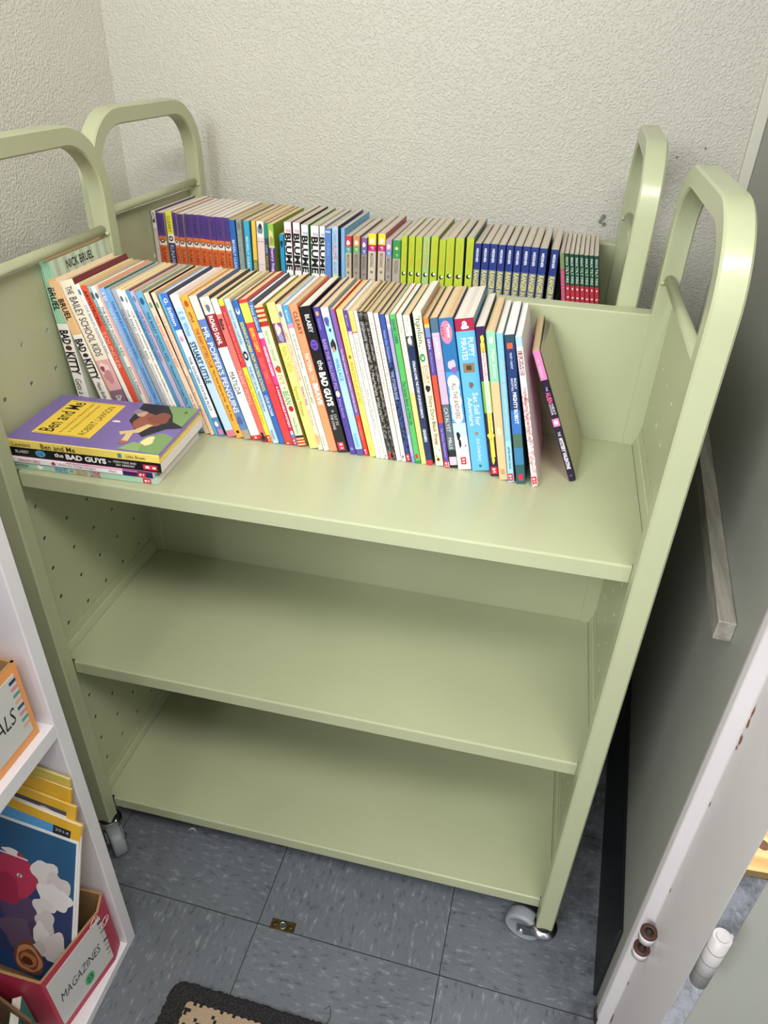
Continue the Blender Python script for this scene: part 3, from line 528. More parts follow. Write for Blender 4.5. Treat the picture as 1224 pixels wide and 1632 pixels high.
 dict(s=[(0, '#5b3f9a'), (.13, '#e8b6d0'), (.155, '#fbf7ec')], r='#eceaf0', p='pale', t=[TT('Brown', .03, .10, '#cbbce6', .3, .7), TT('An ARTHUR Chapter Book', .19, .42, '#333336', .28, .72), TT('15', .45, .47, '#333336', .35, .65), TT('Arthur Accused!', .49, .62, '#444448', .28, .72), TT('Little, Brown', .88, .97, '#4a4a4c', .3, .65)], l='white chapter book with a purple head'),
 dict(s=[(0, '#f1d975'), (.125, '#d96a4a'), (.135, '#fbf7ec')], r='#efe8dc', p='tan', t=[R(.02, .11, .25, .7, '#e3c04e'), TT('An ARTHUR Good Sports Chapter Book', .16, .45, '#333336', .28, .72), TT('Arthur and the Recess Rookies', .5, .78, '#444448', .28, .72), TT('Little, Brown', .86, .96, '#4a4a4c', .3, .65)], l='white chapter book with a golden head'),
 dict(s=[(0, '#f6f1e8')], r='#b59c70', p='khaki', t=[TT('HENRY GOES TO THE SCHOOL PLAY', .08, .7, '#9c8f86', .3, .7), R(.97, .985, .3, .6, K)], l='thin plain cream book just left of the two black speckled spines'),
 dict(s=[(0, ('#1a1918', '#77726c'))], r='#8c7a58', p='khaki', t=[TT('CAM JANSEN THE MYSTERY', .06, .32, '#c9c5c0', .2, .8), TT('The Mystery of the Circus', .38, .72, '#c9c5c0', .25, .8), R(.95, .99, .2, .8, '#c9303a')], l='left one of the two black speckled paperbacks'),
 dict(s=[(0, ('#1b1a19', '#6f6a64'))], r='#8c7a58', p='khaki', t=[TT('CAM JANSEN', .10, .30, '#b9b5b0', .25, .75), TT('Mystery of the Bones', .38, .6, '#b9b5b0', .25, .75)], l='right one of the two black speckled paperbacks'),
 dict(s=[(0, '#f7f0e4')], r='#9c8a66', p='khaki', t=[TT('A TO Z TALES THE MYSTERY AT SCHOOL', .06, .7, '#93857c', .3, .7)], l='thin cream book touching the right black speckled spine'),
 dict(s=[(0, '#f8f0e2')], r='#8f7e5c', p='khaki', t=[TT('A TO Z TALES THE STORY OF A COIN', .06, .75, '#93857c', .3, .7), R(.955, .975, .3, .6, K)], l='thin cream book directly left of the navy speckled spine'),
 dict(s=[(0, '#36519a'), (.28, ('#2f4688', '#161a2c'))], r='#1a1c24', p='khaki', t=[TT('Nate the Detective', .1, .3, '#aab6dd', .28, .74), TT('THE STOLEN BASE', .36, .55, '#b9c4e4', .2, .8), L(.94)], l='navy speckled paperback with pale lettering'),
 dict(s=[(0, ('#b9a9cf', '#f0e6ea')), (.09, '#a3a5d2'), (.95, '#7f93c4')], r='#c9b48e', p='khaki', t=[TT('JUNIE B. JONES', .12, .36, '#e0a6b8', .22, .78), TT('THE YUCKY FRUITCAKE', .42, .78, '#e3a5b4', .28, .72), TT('Barbara Park', .8, .92, Wt, .28, .72)], l='lavender paperback between the navy speckled and green spines'),
 dict(s=[(0, '#54b25c'), (.98, '#2f8a4c')], r='#b87b32', p='pale', t=[TT('DAVID CARR', .03, .18, '#2b4f7c', .25, .78, .01), TT('The Green Book of Wild Life', .42, .72, '#27604e', .22, .8), R(.93, .965, .2, .7, '#cc2f3a')], l='grass green paperback with an orange-brown front cover'),
 dict(s=[(0, '#f3efd2'), (.5, '#f3dc86')], r='#316c66', p='pale', t=[TT('Magic Tree House', .07, .25, '#8b9a7c', .28, .74), TT('DARK DAY IN THE DEEP SEA', .33, .55, '#a3a57a', .3, .7), TT('OSBORNE', .85, .95, '#a3a57a', .3, .7)], l='cream-to-yellow book right of the grass green one'),
 dict(s=[(0, '#f3eee4'), (.125, '#4b4a4c'), (.19, '#232f56'), (.965, '#d8303f')], r='#20242c', p='tan', t=[TT('BASEBALL HERO TRUE STORY', .01, .115, '#8f8880', .55, .85), TT('A SCHOLASTIC BIOGRAPHY', .01, .115, '#8f8880', .2, .45), ('B', .155, .5, .025, .3, '#dcd6d0'), TT('STEALING HOME: THE STORY OF JACKIE ROBINSON', .28, .66, '#eef0f6', .25, .78, .015), TT('DENENBERG', .74, .83, '#eef0f6', .28, .74, .01)], l='navy biography with a white box at its head and red foot'),
 dict(h=.2025, s=[(0, '#dfe9c4'), (.25, '#f6dfbd'), (.86, '#dde8c6')], r='#b5a58c', p='pale', t=[O(.03, .75, .007, .06, '#4c7a52'), O(.07, .15, .007, .06, '#2f6a58'), O(.13, .85, .006, .05, '#4c7a52'), O(.2, .25, .007, .06, '#4c7a52'), O(.215, .7, .008, .07, '#cfae62'), TT('hanlon', .04, .185, '#2c3a30', .25, .85, -.005), O(.275, .42, .026, .34, '#2e8a52'), TT('3', .262, .288, Wt, .3, .6, .01), TT('DORY', .325, .44, '#6f5a48', .45, .85, -.01), TT('FANTASMAGORY', .32, .44, '#a08b74', .15, .38), ('B', .47, .5, .022, .3, '#2b2625'), TT('Dory Dory', .52, .68, '#2b2625', .25, .85), TT('Black Sheep', .69, .85, '#2b2625', .25, .85), O(.93, .3, .008, .06, '#4c7a52'), O(.89, .8, .007, .06, '#3d7a58'), O(.955, .45, .016, .24, '#e0982e'), O(.955, .45, .010, .14, '#2b2625')], l='cream book with green ends and scattered dots'),
 dict(s=[(0, '#e87f35'), (.04, '#f2cf4e'), (.06, '#6c88c0'), (.12, '#54469a'), (.36, '#e8503c'), (.68, '#54469a'), (.96, '#e6dfe8')], r='#7c6a52', p='khaki', t=[TT('ERIN', .13, .19, '#e6e0f4', .25, .75, .01), TT('the Phoenix Fairy', .21, .34, '#b4a8dc', .3, .7), TT('by Daisy Meadows', .72, .92, '#c9c1ea', .28, .72), L(.95)], l='slim book with rainbow head and red middle'),
 dict(s=[(0, '#4d6a80'), (.09, '#c4acc6'), (.55, '#5b656e'), (.87, '#1d1f23'), (.92, '#eebacb'), (.98, '#1a1a1c')], r='#3c444c', p='tan', t=[TT('I SURVIVED', .1, .25, '#f2eaf4', .25, .75, .01), TT('THE HORSE REVOLUTION', .29, .52, '#dccadd', .25, .75), TT('CATALYST', .57, .74, '#c9d0d6', .25, .75, .01), TT('MILLS', .78, .86, '#e8e8ea', .28, .72)], l='book with mauve upper half and slate-grey lower half'),
 dict(h=.1985, s=[(0, '#2b6fa6'), (.33, '#4f93c8'), (.67, '#bcd8ee'), (.77, '#fbfaf8')], r='#1f4a66', p='tan', t=[O(.085, .45, .07, .40, '#ef7f9b'), TT('Messner', .04, .12, Wt, .5, .75, .01), TT('KATE', .05, .11, '#8a2b50', .12, .3), ('B', .29, .55, .035, .28, '#c7b4e4'), ('B', .32, .65, .02, .2, '#8e5aa0'), O(.40, .5, .05, .42, '#fdfcfa'), O(.46, .5, .06, .36, '#fdfcfa'), O(.52, .5, .06, .42, '#fdfcfa'), O(.58, .5, .06, .38, '#fdfcfa'), O(.62, .5, .05, .40, '#fdfcfa'), TT('ALL THE ANSWERS', .40, .64, '#7a5c3c', .34, .70, .01), ('B', .76, .35, .03, .13, '#1b1b20'), ('B', .81, .4, .035, .1, '#1b1b20'), O(.83, .8, .008, .07, '#d9426c'), R(.91, .965, .3, .72, '#d8303f'), R(.922, .934, .42, .6, Wt), R(.945, .953, .42, .6, Wt)], l='blue-to-white book with a pink heart-like circle and white cloud on its spine'),
 dict(h=.199, s=[(0, '#a32646'), (.075, '#63b0e6')], r='#53808e', p='pale', t=[O(.033, .5, .018, .12, '#f5eeea'), ('B', .052, .5, .012, .2, '#f5eeea'), O(.03, .45, .005, .03, '#a32646'), TT('PUPPY', .115, .23, '#f4f8fb', .58, .88, .005), TT('PIRATES', .115, .25, '#f4f8fb', .22, .5, .005), R(.27, .33, .18, .78, '#8a7358'), R(.285, .315, .35, .62, '#4b3d30'), ('B', .41, .5, .02, .12, '#6e6258'), TT('Set Sail for', .46, .68, '#e9f3fa', .52, .80, .005), TT('Adventure', .49, .68, '#e9f3fa', .2, .46, .005), O(.735, .5, .012, .1, '#9a7a58'), TT('Erin Soderberg', .77, .93, '#d5eaf6', .38, .65, 0, .2), ('B', .965, .5, .01, .08, '#3b5f80')], l='widest front-row book, azure with a crimson head and skull emblem'),
 dict(h=.195, s=[(0, '#3c2150'), (.5, '#2c1c38')], r='#1f1a28', p='pale', t=[('B', .08, .6, .03, .18, '#f5e04a'), R(.10, .20, .35, .8, '#f5e04a'), R(.16, .68, .35, .82, '#fbf6e6'), R(.34, .55, .05, .35, '#6fae3c'), R(.34, .55, .82, .97, '#9ad04a'), R(.55, .86, .32, .78, '#f2e94e'), ('B', .71, .5, .02, .4, '#f2e94e'), ('B', .88, .5, .03, .16, '#f5e04a'), TT('DRAGON GIRLS', .13, .33, '#c43c5c', .45, .72, .01), TT('Special Edition: Rani the Enchanted Dragon', .36, .76, '#6f4a4a', .45, .68), L(.93)], l='dark purple book with a white and yellow lightning-like banner'),
 dict(h=.193, s=[(0, '#8fc8a6'), (.32, '#f3b98c')], r='#d7b290', p='tan', t=[O(.055, .5, .02, .22, '#f2fbf2'), TT('Magic Kitten', .11, .29, '#e7f6ea', .3, .8, 0, .3), ('B', .65, .5, .03, .22, '#f8d3b4'), R(.92, .96, .25, .75, '#ea8c78')], l='book with a mint upper third and apricot lower part'),
 dict(h=.1925, s=[(0, '#7fbdea'), (.7, '#9ccdec')], r='#b8c8d0', p='pale', t=[TT('JIGSAW THE EASTER ENCHANTED CASTLE', .16, .66, '#d8d48a', .28, .72, .01), TT('JEWEL KING TALES', .74, .9, '#2c3a5c', .3, .7, .01), L(.935)], l='slim light blue book left of the navy one with an orange square'),
 dict(h=.1925, s=[(0, '#2c4a52'), (.045, '#243a6e'), (.48, '#3a70b8'), (.64, '#4a6a5c'), (.74, '#3a7aa4'), (.86, '#2f5a60')], r='#1d2c3c', p='white', t=[R(.05, .085, .2, .75, '#e4603a'), TT('PILKEY + SANTAT', .11, .21, '#dfe6f2', .4, .62, .005), TT('RICKY', .27, .34, '#e8f0fa', .62, .85, .01), TT("RICOTTA'S", .27, .35, '#e8f0fa', .3, .52, .01), TT('MIGHTY ROBOT', .36, .57, '#f4f8fd', .38, .78, .03), R(.93, .975, .3, .75, '#d8303f')], l='navy book with an orange square near its head and curled pages'),
 dict(h=.1935, s=[(0, '#a9c6de'), (.06, '#e9e2e6'), (.35, ('#ece2e2', '#c9a2a0'))], r='#d9d3d6', p='white', t=[R(.085, .235, .18, .82, '#8a3848'), TT('I SURVIVED', .09, .23, '#f6eef0', .25, .75, .02), TT('THE AMERICAN REVOLUTION, 1776', .31, .68, '#b05a5c', .28, .76, .01), TT('TARSHIS', .76, .87, '#c9a2a8', .28, .7), L(.925)], l='rightmost upright white book with a maroon name tag'),
 dict(h=.178, s=[(0, '#f080b4'), (.21, '#241a33'), (.5, '#f080b4'), (.56, '#241a33')], r='#6f6f52', p='khaki', t=[TT('A.I. Newton', .06, .19, '#fbd3e4', .3, .7), TT('THE', .26, .29, '#e4dcec', .4, .65), TT('ALIEN', .30, .38, '#f06a9c', .2, .85, .02), TT('NEXT', .39, .47, '#e4dcec', .55, .85, .01), TT('DOOR', .39, .47, '#e4dcec', .2, .48, .01), O(.53, .5, .018, .28, '#fbe9f2'), TT('THE', .60, .635, '#e4dcec', .3, .7, .01), TT('MYSTERY VALENTINE', .65, .90, '#f4f0f8', .22, .8, .03), O(.955, .5, .01, .22, '#5a5070')], l='pink and black book leaning alone at the right end of the front row'),
]
YS = 0.178
rnd = random.Random(11)
for i, ((xb, w, th), b) in enumerate(zip(FRONT_ROW, F)):
    h = b.get('h', .1972 + rnd.uniform(-.0008, .0009)); d = .1345 if i else .1350
    if i in (60, 59, 58): d = .130
    o = book('paperback_book', w - 0.0002, d - rnd.uniform(0, .0012), h, b['s'], b['r'], b['s'][0][1], b['p'], b['t'], b['l'], 'book', 'paperbacks on the front cart top shelf', front=b.get('front'))
    ys = YS + rnd.uniform(-.0006, .0012)
    if i == 61: ys = .186
    if i >= 56 and i < 61: ys = [.172, .166, .163, .162, .160][i - 56]
    o.location = (xb, ys, Z3 + .0003); o.rotation_euler = (0, -th, 0)
# the leaning book's last leaves fan out beside its front cover
bm = bmesh.new(); w_ = FRONT_ROW[-1][1]
for k, a in enumerate((.012, .025, .04, .055)):
    prev = None
    for j in range(9):
        s_ = j / 8 * (.122 - .002 * k); x = w_ + .0004 + s_ * math.sin(a) * (1 + .5 * math.sin(j / 8 * PI)); y = .002 + s_ * math.cos(a)
        cur = [bm.verts.new((x + e, y, z_)) for e in (0, .0004) for z_ in (.001 + .001 * k, .176 - .001 * k)]
        if prev:
            for q in ((0, 1), (1, 3), (3, 2), (2, 0)): bm.faces.new((prev[q[0]], prev[q[1]], cur[q[1]], cur[q[0]]))
        prev = cur
bmesh.ops.recalc_face_normals(bm, faces=bm.faces)
obj('fanned_leaves', bm, card('#a7a285'), o)
# rear row -------------------------------------------------------------------
def rear(kind):
    d = {}
    if kind == 'picture_white': d = dict(s=[(0, '#e9e2dc'), (.13, '#d9c8c4')], r='#5a3a6e', p='pale', t=[('B', .06, .5, .04, .36, '#55595f'), ('B', .05, .45, .02, .2, '#e9e2dc'), R(.15, .155, .1, .9, '#b9aaa6'), R(.30, .305, .1, .9, '#b9aaa6')])
    if kind == 'purple_orange': d = dict(s=[(0, '#5b3c86'), (.185, '#e0763e'), (.225, '#efe6dc'), (.26, '#dd6f38')], r='#c9b6a2', p='pale', t=[TT('CLEARY', .02, .16, '#3a4272', .25, .75, .02), O(.225, .5, .018, .34, '#6b4f46'), O(.222, .5, .007, .14, '#efe6dc'), TT('RAMONA', .28, .5, '#b4482a', .2, .85, .02), TT('THE PEST', .54, .85, '#b4482a', .2, .85, .02)])
    if kind == 'yellow_dark': d = dict(s=[(0, '#e6e04c'), (.18, '#efece2'), (.25, '#2c2c58')], r='#d07a3c', p='pale', t=[TT('CLEARY', .035, .165, '#55663c', .25, .75), O(.215, .5, .022, .34, '#3b3c48'), O(.215, .5, .009, .16, '#efece2'), TT('RUNAWAY RALPH', .265, .6, '#b8b4c6', .2, .85, .01)])
    if kind == 'blue': d = dict(s=[(0, '#2f6ab4')], r='#31445e', p='khaki', t=[TT('BEVERLY CLEARY', .157, .42, '#e4eef6', .25, .72, .01)])
    if kind == 'grey_worn': d = dict(s=[(0, ('#98a09a', '#868e88'))], r='#a09c8e', p='khaki', t=[('B', .05, .5, .03, .3, '#6f776f')])
    if kind == 'cyan': d = dict(s=[(0, '#3fa9cc')], r='#3b86a0', p='tan', t=[TT('BEVERLY CLEARY', .125, .42, '#e6f4f8', .3, .68, .01)])
    if kind == 'mustard': d = dict(s=[(0, '#ecc24e'), (.31, '#8f8a4a')], r='#c9b06a', p='tan', t=[TT('SOCKS', .33, .5, '#e6d88a', .25, .75, .01)])
    if kind == 'white_bird': d = dict(s=[(0, '#efeae4'), (.125, '#e3cfca')], r='#c9bcb0', p='tan', t=[('B', .06, .5, .04, .36, '#6f8796'), ('B', .04, .55, .02, .2, '#2b2f34'), R(.155, .16, .05, .95, '#b08f8a'), R(.34, .345, .1, .9, '#c0a29c')])
    if kind == 'teal_navy': d = dict(s=[(0, '#2e8a78'), (.12, '#35407a'), (.16, '#3c4a44')], r='#8a8f5a', p='tan', t=[TT('CLEARY', .17, .245, '#cfd4e8', .25, .75), TT('BEEZUS', .26, .4, '#c9b060', .25, .75)])
    if kind == 'green_purple': d = dict(s=[(0, '#9ac24c'), (.175, '#efe9ef'), (.185, '#6a3a8c')], r='#7d9a2c', p='tan', t=[('B', .09, .5, .045, .34, '#e8cfa4'), ('B', .125, .55, .03, .25, '#b48f5a'), TT('henry huggins', .19, .45, '#f0e4f6', .2, .85, .01)])
    if kind == 'low_blue': d = dict(s=[(0, '#2f95c8')], r='#2f7fae', p='tan', t=[('B', .08, .5, .03, .3, '#1f2f3c')])
    if kind.startswith('blume'):
        c, r_ = {'blume1': ('#d43f5a', '#7a1f38'), 'blume2': ('#d43f6a', '#3b2b2f'), 'blume3': ('#4f8fc0', '#3b8a4e'), 'blume4': ('#8a8a92', '#55555c'), 'blume5': ('#5f9ac4', '#6a86a8')}[kind]
        d = dict(s=[(0, '#f4f1ee')], r=r_, p='grey', t=[TT('JUDY', .052, .076, c, .1, .95, .01), TT('BLUME', .082, .37, K, .06, .94, .035), TT('JUST AS LONG', .42, .8, K, .3, .7)])
    if kind == 'cornflower': d = dict(s=[(0, '#5b86cc')], r='#3b5a9a', p='grey', t=[R(.02, .03, .1, .9, '#dfe8f4'), TT('B. Cleary', .115, .21, '#a9c4ea', .3, .75)])
    if kind == 'pale_red_text': d = dict(s=[(0, '#b3d0e6'), (.37, '#d8d89a')], r='#3c4a7c', p='grey', t=[TT('CABIN', .03, .13, '#7fa0bc', .25, .75), TT('BLUME', .14, .25, '#d9655a', .25, .8), TT('ROAD', .27, .36, '#7f97a8', .25, .75)])
    if kind == 'light_blue': d = dict(s=[(0, '#7ab4e4')], r='#5fa0cc', p='grey', t=[TT('Double Fudge', .07, .24, '#b8d8f2', .25, .75)])
    def mcd(a, b_, base, txtc='#7c7068', right='#8a8078'): return dict(s=[(0, a), (.085, b_), (.135, base)], r=right, p='grey', t=[('B', .055, .5, .02, .28, '#f3e6d6'), TT('F', .10, .125, '#f0ece6', .35, .7), TT('MACDONALD', .15, .26, txtc, .28, .74, .01), O(.30, .5, .012, .2, txtc), TT('MRS. WIGGLE', .36, .7, txtc, .28, .74)])
    if kind == 'mc_red': d = mcd('#cf3f4c', '#4fa396', '#c2b39e')
    if kind == 'mc_orange': d = mcd('#d98a5c', '#6aae5a', '#a3978a')
    if kind == 'mc_violet': d = mcd('#8a5aa0', '#6a72ac', '#968b86')
    if kind == 'mc_yellow1': d = mcd('#f5dc3c', '#c92a7c', '#d1c4b0', '#8a7c70')
    if kind == 'mc_yellow2': d = mcd('#f3d83a', '#c92a7c', '#cdbda8', '#8a7c70', '#9c3048')
    if kind == 'mc_lilac': d = mcd('#b896c0', '#7f8fd0', '#a89c98')
    if kind == 'mc_green': d = dict(s=[(0, '#3f9450'), (.146, '#b0a596')], r='#3f7a48', p='grey', t=[('B', .065, .5, .012, .2, '#e8dcae'), TT('F', .11, .13, '#bfe0a8', .4, .7), TT('MACDONALD', .16, .27, '#7c7068', .28, .74)])
    if kind.startswith('lime'):
        c, r_ = {'a': ('#b4c83c', '#8a9c2c'), 'b': ('#a9c480', '#2f5a52'), 'c': ('#b7c840', '#28584e')}[kind[4]]
        d = dict(s=[(0, c)], r=r_, p='grey', t=[TT('Harry & Bailey', .037, .235, '#d9b93c', .25, .75, .01), O(.288, .5, .017, .3, '#2a2a26'), O(.284, .62, .011, .16, '#f0eee0')])
    if kind == 'ranger': d = dict(s=[(0, '#2c3c84'), (.195, '#6f7690')], r='#10141f', p='grey', t=[TT('MESSNER', .036, .14, '#eef0f6', .3, .66, .025), TT('RANGER', .2, .335, '#e9df7c', .15, .86, .02, .2), TT('IN TIME', .345, .45, '#e9df7c', .15, .8, .02)])
    if kind == 'olive_pink': d = dict(s=[(0, '#7c8a5c'), (.12, '#b5506c')], r='#5a3442', p='grey', t=[TT('NICHOLAS', .14, .4, '#d98aa0', .25, .75)])
    if kind == 'forest': d = dict(s=[(0, '#1f4a3c'), (.235, '#b23440')], r='#3c4430', p='grey', t=[TT('MAX TILT FIRE', .025, .22, '#cfdccc', .22, .8, .01), R(.255, .27, .35, .65, '#f0dede'), R(.325, .335, .25, .75, '#f0dede')])
    return d
PO = 'purple-over-orange paperback in the rear row, left of the blue spines'
REAR = [('picture_white', 'white book with a grey picture, at the far left end of the rear row', None), ('purple_orange', None, 'po'),
 ('yellow_dark', 'rear-row book with a lemon head over a dark blue spine', None)] + [('purple_orange', None, 'po')] * 9 + [
 ('blue', 'royal blue book right of the purple-and-orange set in the rear row', None), ('grey_worn', 'worn grey-green book between a royal blue and a cyan spine', None),
 ('cyan', 'cyan book with white capitals in the rear row', None), ('mustard', 'mustard yellow slim book in the rear row', None),
 ('white_bird', 'pinkish white book with a blue-grey picture between mustard and teal spines', None), ('teal_navy', 'slim teal and navy book in the rear row', None),
 ('green_purple', 'leaf green and purple book with a green front cover', None), ('low_blue', 'short sky blue book left of the white books with huge black letters', None),
 ('blume1', 'white book with huge black letters, first of five in the rear row', None), ('blume2', 'white book with huge black letters, second of five in the rear row', None),
 ('blume3', 'white book with huge black letters and green front cover, third of five', None), ('blume4', 'white book with huge black letters, fourth of five in the rear row', None),
 ('blume5', 'white book with huge black letters, last of five in the rear row', None), ('cornflower', 'cornflower blue book right after the five with huge black letters', None),
 ('pale_red_text', 'pale blue book with red and grey lettering in the rear row', None), ('light_blue', 'slim light blue book just left of the red-and-teal-headed one', None),
 ('mc_red', 'beige book with a red and teal head in the rear row', None), ('mc_orange', 'taupe book with an orange and green head', None), ('mc_violet', 'taupe book with a violet and blue head', None),
 ('mc_yellow1', 'left of two beige books with a yellow and magenta head', None), ('mc_yellow2', 'right of two beige books with a yellow and magenta head', None),
 ('mc_lilac', 'short taupe book with a lilac head in the rear row', None), ('mc_green', 'book with a green upper half and taupe lower half', None)] + [
 ('limea', None, 'lime')] * 3 + [('limeb', 'dull green book, fourth among the lime green books', None)] + [('limea', None, 'lime'), ('limea', None, 'lime'), ('limea', None, 'lime'), ('limec', None, 'limec'), ('limec', None, 'limec')] + [
 ('ranger', None, 'rg')] * 10 + [('olive_pink', 'slim olive and pink book between the navy and forest green sets', None)] + [('forest', None, 'fo')] * 7
GL = {'po': (PO, 'purple and orange paperbacks in the rear row'), 'lime': ('lime green paperback with small black emblem in the rear row', 'lime green paperbacks in the rear row'),
      'limec': ('lime green paperback with dark teal front cover, in the last pair', 'lime green paperbacks with teal covers'),
      'rg': ('navy paperback with yellow capitals on its lower spine in the rear row', 'navy paperbacks in the rear row'),
      'fo': ('thin forest green paperback with red tail at the rear row right end', 'forest green paperbacks in the rear row')}
def reshape(root, w, h, w0, h0):
    """copies of one kind share their meshes and differ only by a slight scale"""
    root.scale = (w / w0, 1, h / h0)
ORD = ['first', 'second', 'third', 'fourth', 'fifth', 'sixth', 'seventh', 'eighth', 'ninth', 'tenth']
LT = {'po': '%s from the left of the ten purple-over-orange paperbacks in the rear row', 'lime': '%s from the left of six bright lime green paperbacks in the rear row', 'limec': '%s of the last two lime green paperbacks, with dark teal front cover', 'rg': '%s from the left of the ten navy paperbacks with yellow capitals', 'fo': '%s from the left of the seven thin forest green paperbacks with red tails'}
count = {}
proto = {}
for i, ((xb, w, th, h), (kind, lab, g)) in enumerate(zip(REAR_ROW, REAR)):
    w -= 0.0003
    if g and kind in proto:
        p0, w0, h0 = proto[kind]; o = copy_tree(p0); reshape(o, w, h, w0, h0)
    else:
        d = rear(kind); dep = .146 if i < 19 or 20 <= i < 28 else .1455
        o = book('paperback_book', w, dep, h, d['s'], d['r'], '#c4b6a4', d['p'], d['t'], lab, 'book', 'paperbacks on the rear cart top shelf'); proto[kind] = (o, w, h)
    if g: k_ = count.get(g, 0); count[g] = k_ + 1; o['label'] = LT[g] % ORD[k_]; o['group'] = GL[g][1]
    yl = .1665 + rnd.uniform(-.0008, .0012)
    o.matrix_world = RT @ Matrix.Translation((xb, yl, Z3 + RL + .0003)) @ Matrix.Rotation(-th, 4, 'Y') @ Matrix.Diagonal((*o.scale, 1))
# books lying flat at the left end of the front shelf --------------------------
def lay(o, xr, y, z, yaw): o.matrix_world = Matrix.Translation((xr, y, z)) @ Matrix.Rotation(yaw, 4, 'Z') @ Matrix.Rotation(-PI / 2, 4, 'Y')
z = Z3 + .0003
o = book('paperback_book', .0092, .128, .196, [(0, '#a9cbb4')], '#93bfa5', '#a9cbb4', 'white', [TT('WATSON', .03, .13, '#3f5a50', .3, .7, .01), ('B', .21, .5, .02, .3, '#eef5ee'), TT('WAYS', .31, .40, '#4a86c8', .15, .9, .03), TT('TO', .415, .44, '#a23c5a', .3, .7, .03), TT('GROW', .455, .54, '#dd8a54', .15, .85, .02), TT('LOVE', .555, .62, '#c8406a', .12, .92, .02), L(.905)], 'mint green book lying flat at the bottom of the left stack', 'book', 'books lying flat on the front shelf')
lay(o, .2075, .0385, z, .045); z += .0094
o = book('paperback_book', .0080, .126, .194, [(0, '#2a1f3a'), (.04, '#f5eff2'), (.77, '#f5eff2'), (.80, '#2e2050')], '#e87fae', '#d6488c', 'white', [R(.42, .9, .82, 1.0, '#e58ab8'), TT('DRAGON GIRLS', .09, .24, '#c4506a', .3, .75, .01), ('B', .33, .5, .014, .3, '#a83050'), TT('Rosie the Twilight Dragon', .37, .62, '#8a6a78', .3, .7), TT('Mara', .71, .76, '#5a4a60', .35, .65), L(.90)], 'thin white and pink book lying second from the bottom of the left stack', 'book', 'books lying flat on the front shelf')
lay(o, .2035, .0370, z, .047); z += .0082
o = book('paperback_book', .0140, .128, .2, [(0, '#141416')], '#d8d8d8', '#101012', 'white', [TT('BLABEY', .05, .14, '#dedcda', .4, .68, .01), O(.215, .5, .033, .34, '#58a8d8'), TT('12', .20, .232, '#1f4a78', .35, .65, .01), TT('the', .31, .37, Wt, .38, .80, .02), TT('BAD GUYS', .385, .65, Wt, .28, .8, .045), TT('IN', .665, .68, '#d8d8d8', .5, .66), TT('OPEN WIDE AND', .695, .845, '#d8d8d8', .55, .76, .01), TT('SAY ARRRGH!', .71, .83, '#d8d8d8', .25, .46, .01), R(.885, .975, .2, .68, '#e0344a'), R(.90, .925, .32, .56, Wt), R(.945, .965, .32, .5, Wt)], 'black book with white letters lying under the purple and yellow hardcover', 'book', 'books lying flat on the front shelf')
lay(o, .2150, .0395, z, .050); z += .0142
def benart(P):
    # printed cover: a yellow title panel at the head, a plain seated figure on dark ground at the foot
    P.rect(.11, .50, .17, .90, '#f2cf4c')
    P.rect(.125, .485, .185, .19, '#a07a28'); P.rect(.125, .485, .88, .885, '#a07a28')
    def rt(s, u0, u1, v0, v1, c, b=0.0):      # cover text: reads from the spine towards the fore-edge, tops towards the head
        P.k += 1; vs_, fs = text_geo(s, b, 0); mi = P.mi(c)
        vv = [P.bm.verts.new(P.place(u1 + (u0 - u1) * y_, v0 + (v1 - v0) * x_, P.k * 1e-5)) for x_, y_ in vs_]
        for f in fs:
            try: P.bm.faces.new([vv[i] for i in f]).material_index = mi
            except ValueError: pass
    rt('Ben and Me', .135, .235, .22, .86, '#1f1a14', .01)
    rt('An Astonishing Life of Benjamin Franklin', .27, .30, .22, .86, '#6a5420'); rt('As Written by his Good Mouse Amos', .32, .35, .24, .84, '#6a5420')
    rt('ROBERT LAWSON', .40, .45, .22, .84, '#4a3a18')
    P.poly([(.62, .60), (.60, .99), (.80, .99), (.99, .99), (.99, .55), (.90, .50), (.80, .30), (.72, .42)], '#2c2a2c')
    P.poly([(.78, .985), (.86, .80), (.90, .66), (.985, .58), (.99, .99)], '#7f9c62')
    P.poly([(.80, .06), (.82, .30), (.90, .42), (.99, .36), (.99, .02), (.93, .02)], '#7f9c62')
    P.poly([(.72, .05), (.78, .20), (.84, .16), (.86, .03)], '#8faa70')
    P.blob(.74, .62, .09, .16, '#9a5c48', 3); P.blob(.80, .70, .07, .12, '#8a4f3e', 5); P.blob(.66, .76, .035, .06, '#c9a08c', 6); P.blob(.62, .80, .03, .05, '#8d8a93', 8)
    P.poly([(.66, .30), (.68, .33), (.76, .38), (.80, .55), (.76, .56), (.71, .42), (.63, .36)], '#dcc287')
    P.poly([(.70, .18), (.74, .20), (.72, .40), (.68, .40)], '#dcc287'); P.blob(.715, .17, .03, .03, '#a86f4f', 9)
    P.blob(.86, .24, .035, .09, '#e9dfa0', 10); P.blob(.93, .88, .012, .03, '#5a6a44', 11); P.blob(.55, .55, .028, .02, '#efeef2', 12)
o = book('hardcover_book', .0108, .131, .199, [(0, '#efd668')], '#7c6aa8', '#e9d060', 'grey', [TT('Lawson', .045, .165, '#5c4a20', .22, .75), TT('Ben and Me', .235, .46, '#3f3418', .18, .8, .005), R(.735, .76, .2, .75, '#4f8a7c'), TT('Little, Brown', .79, .91, '#6a5828', .25, .7)], 'purple and yellow hardcover lying on top of the left stack', 'book', 'books lying flat on the front shelf', hard=True, front=benart)
lay(o, .2155, .0375, z, .055)
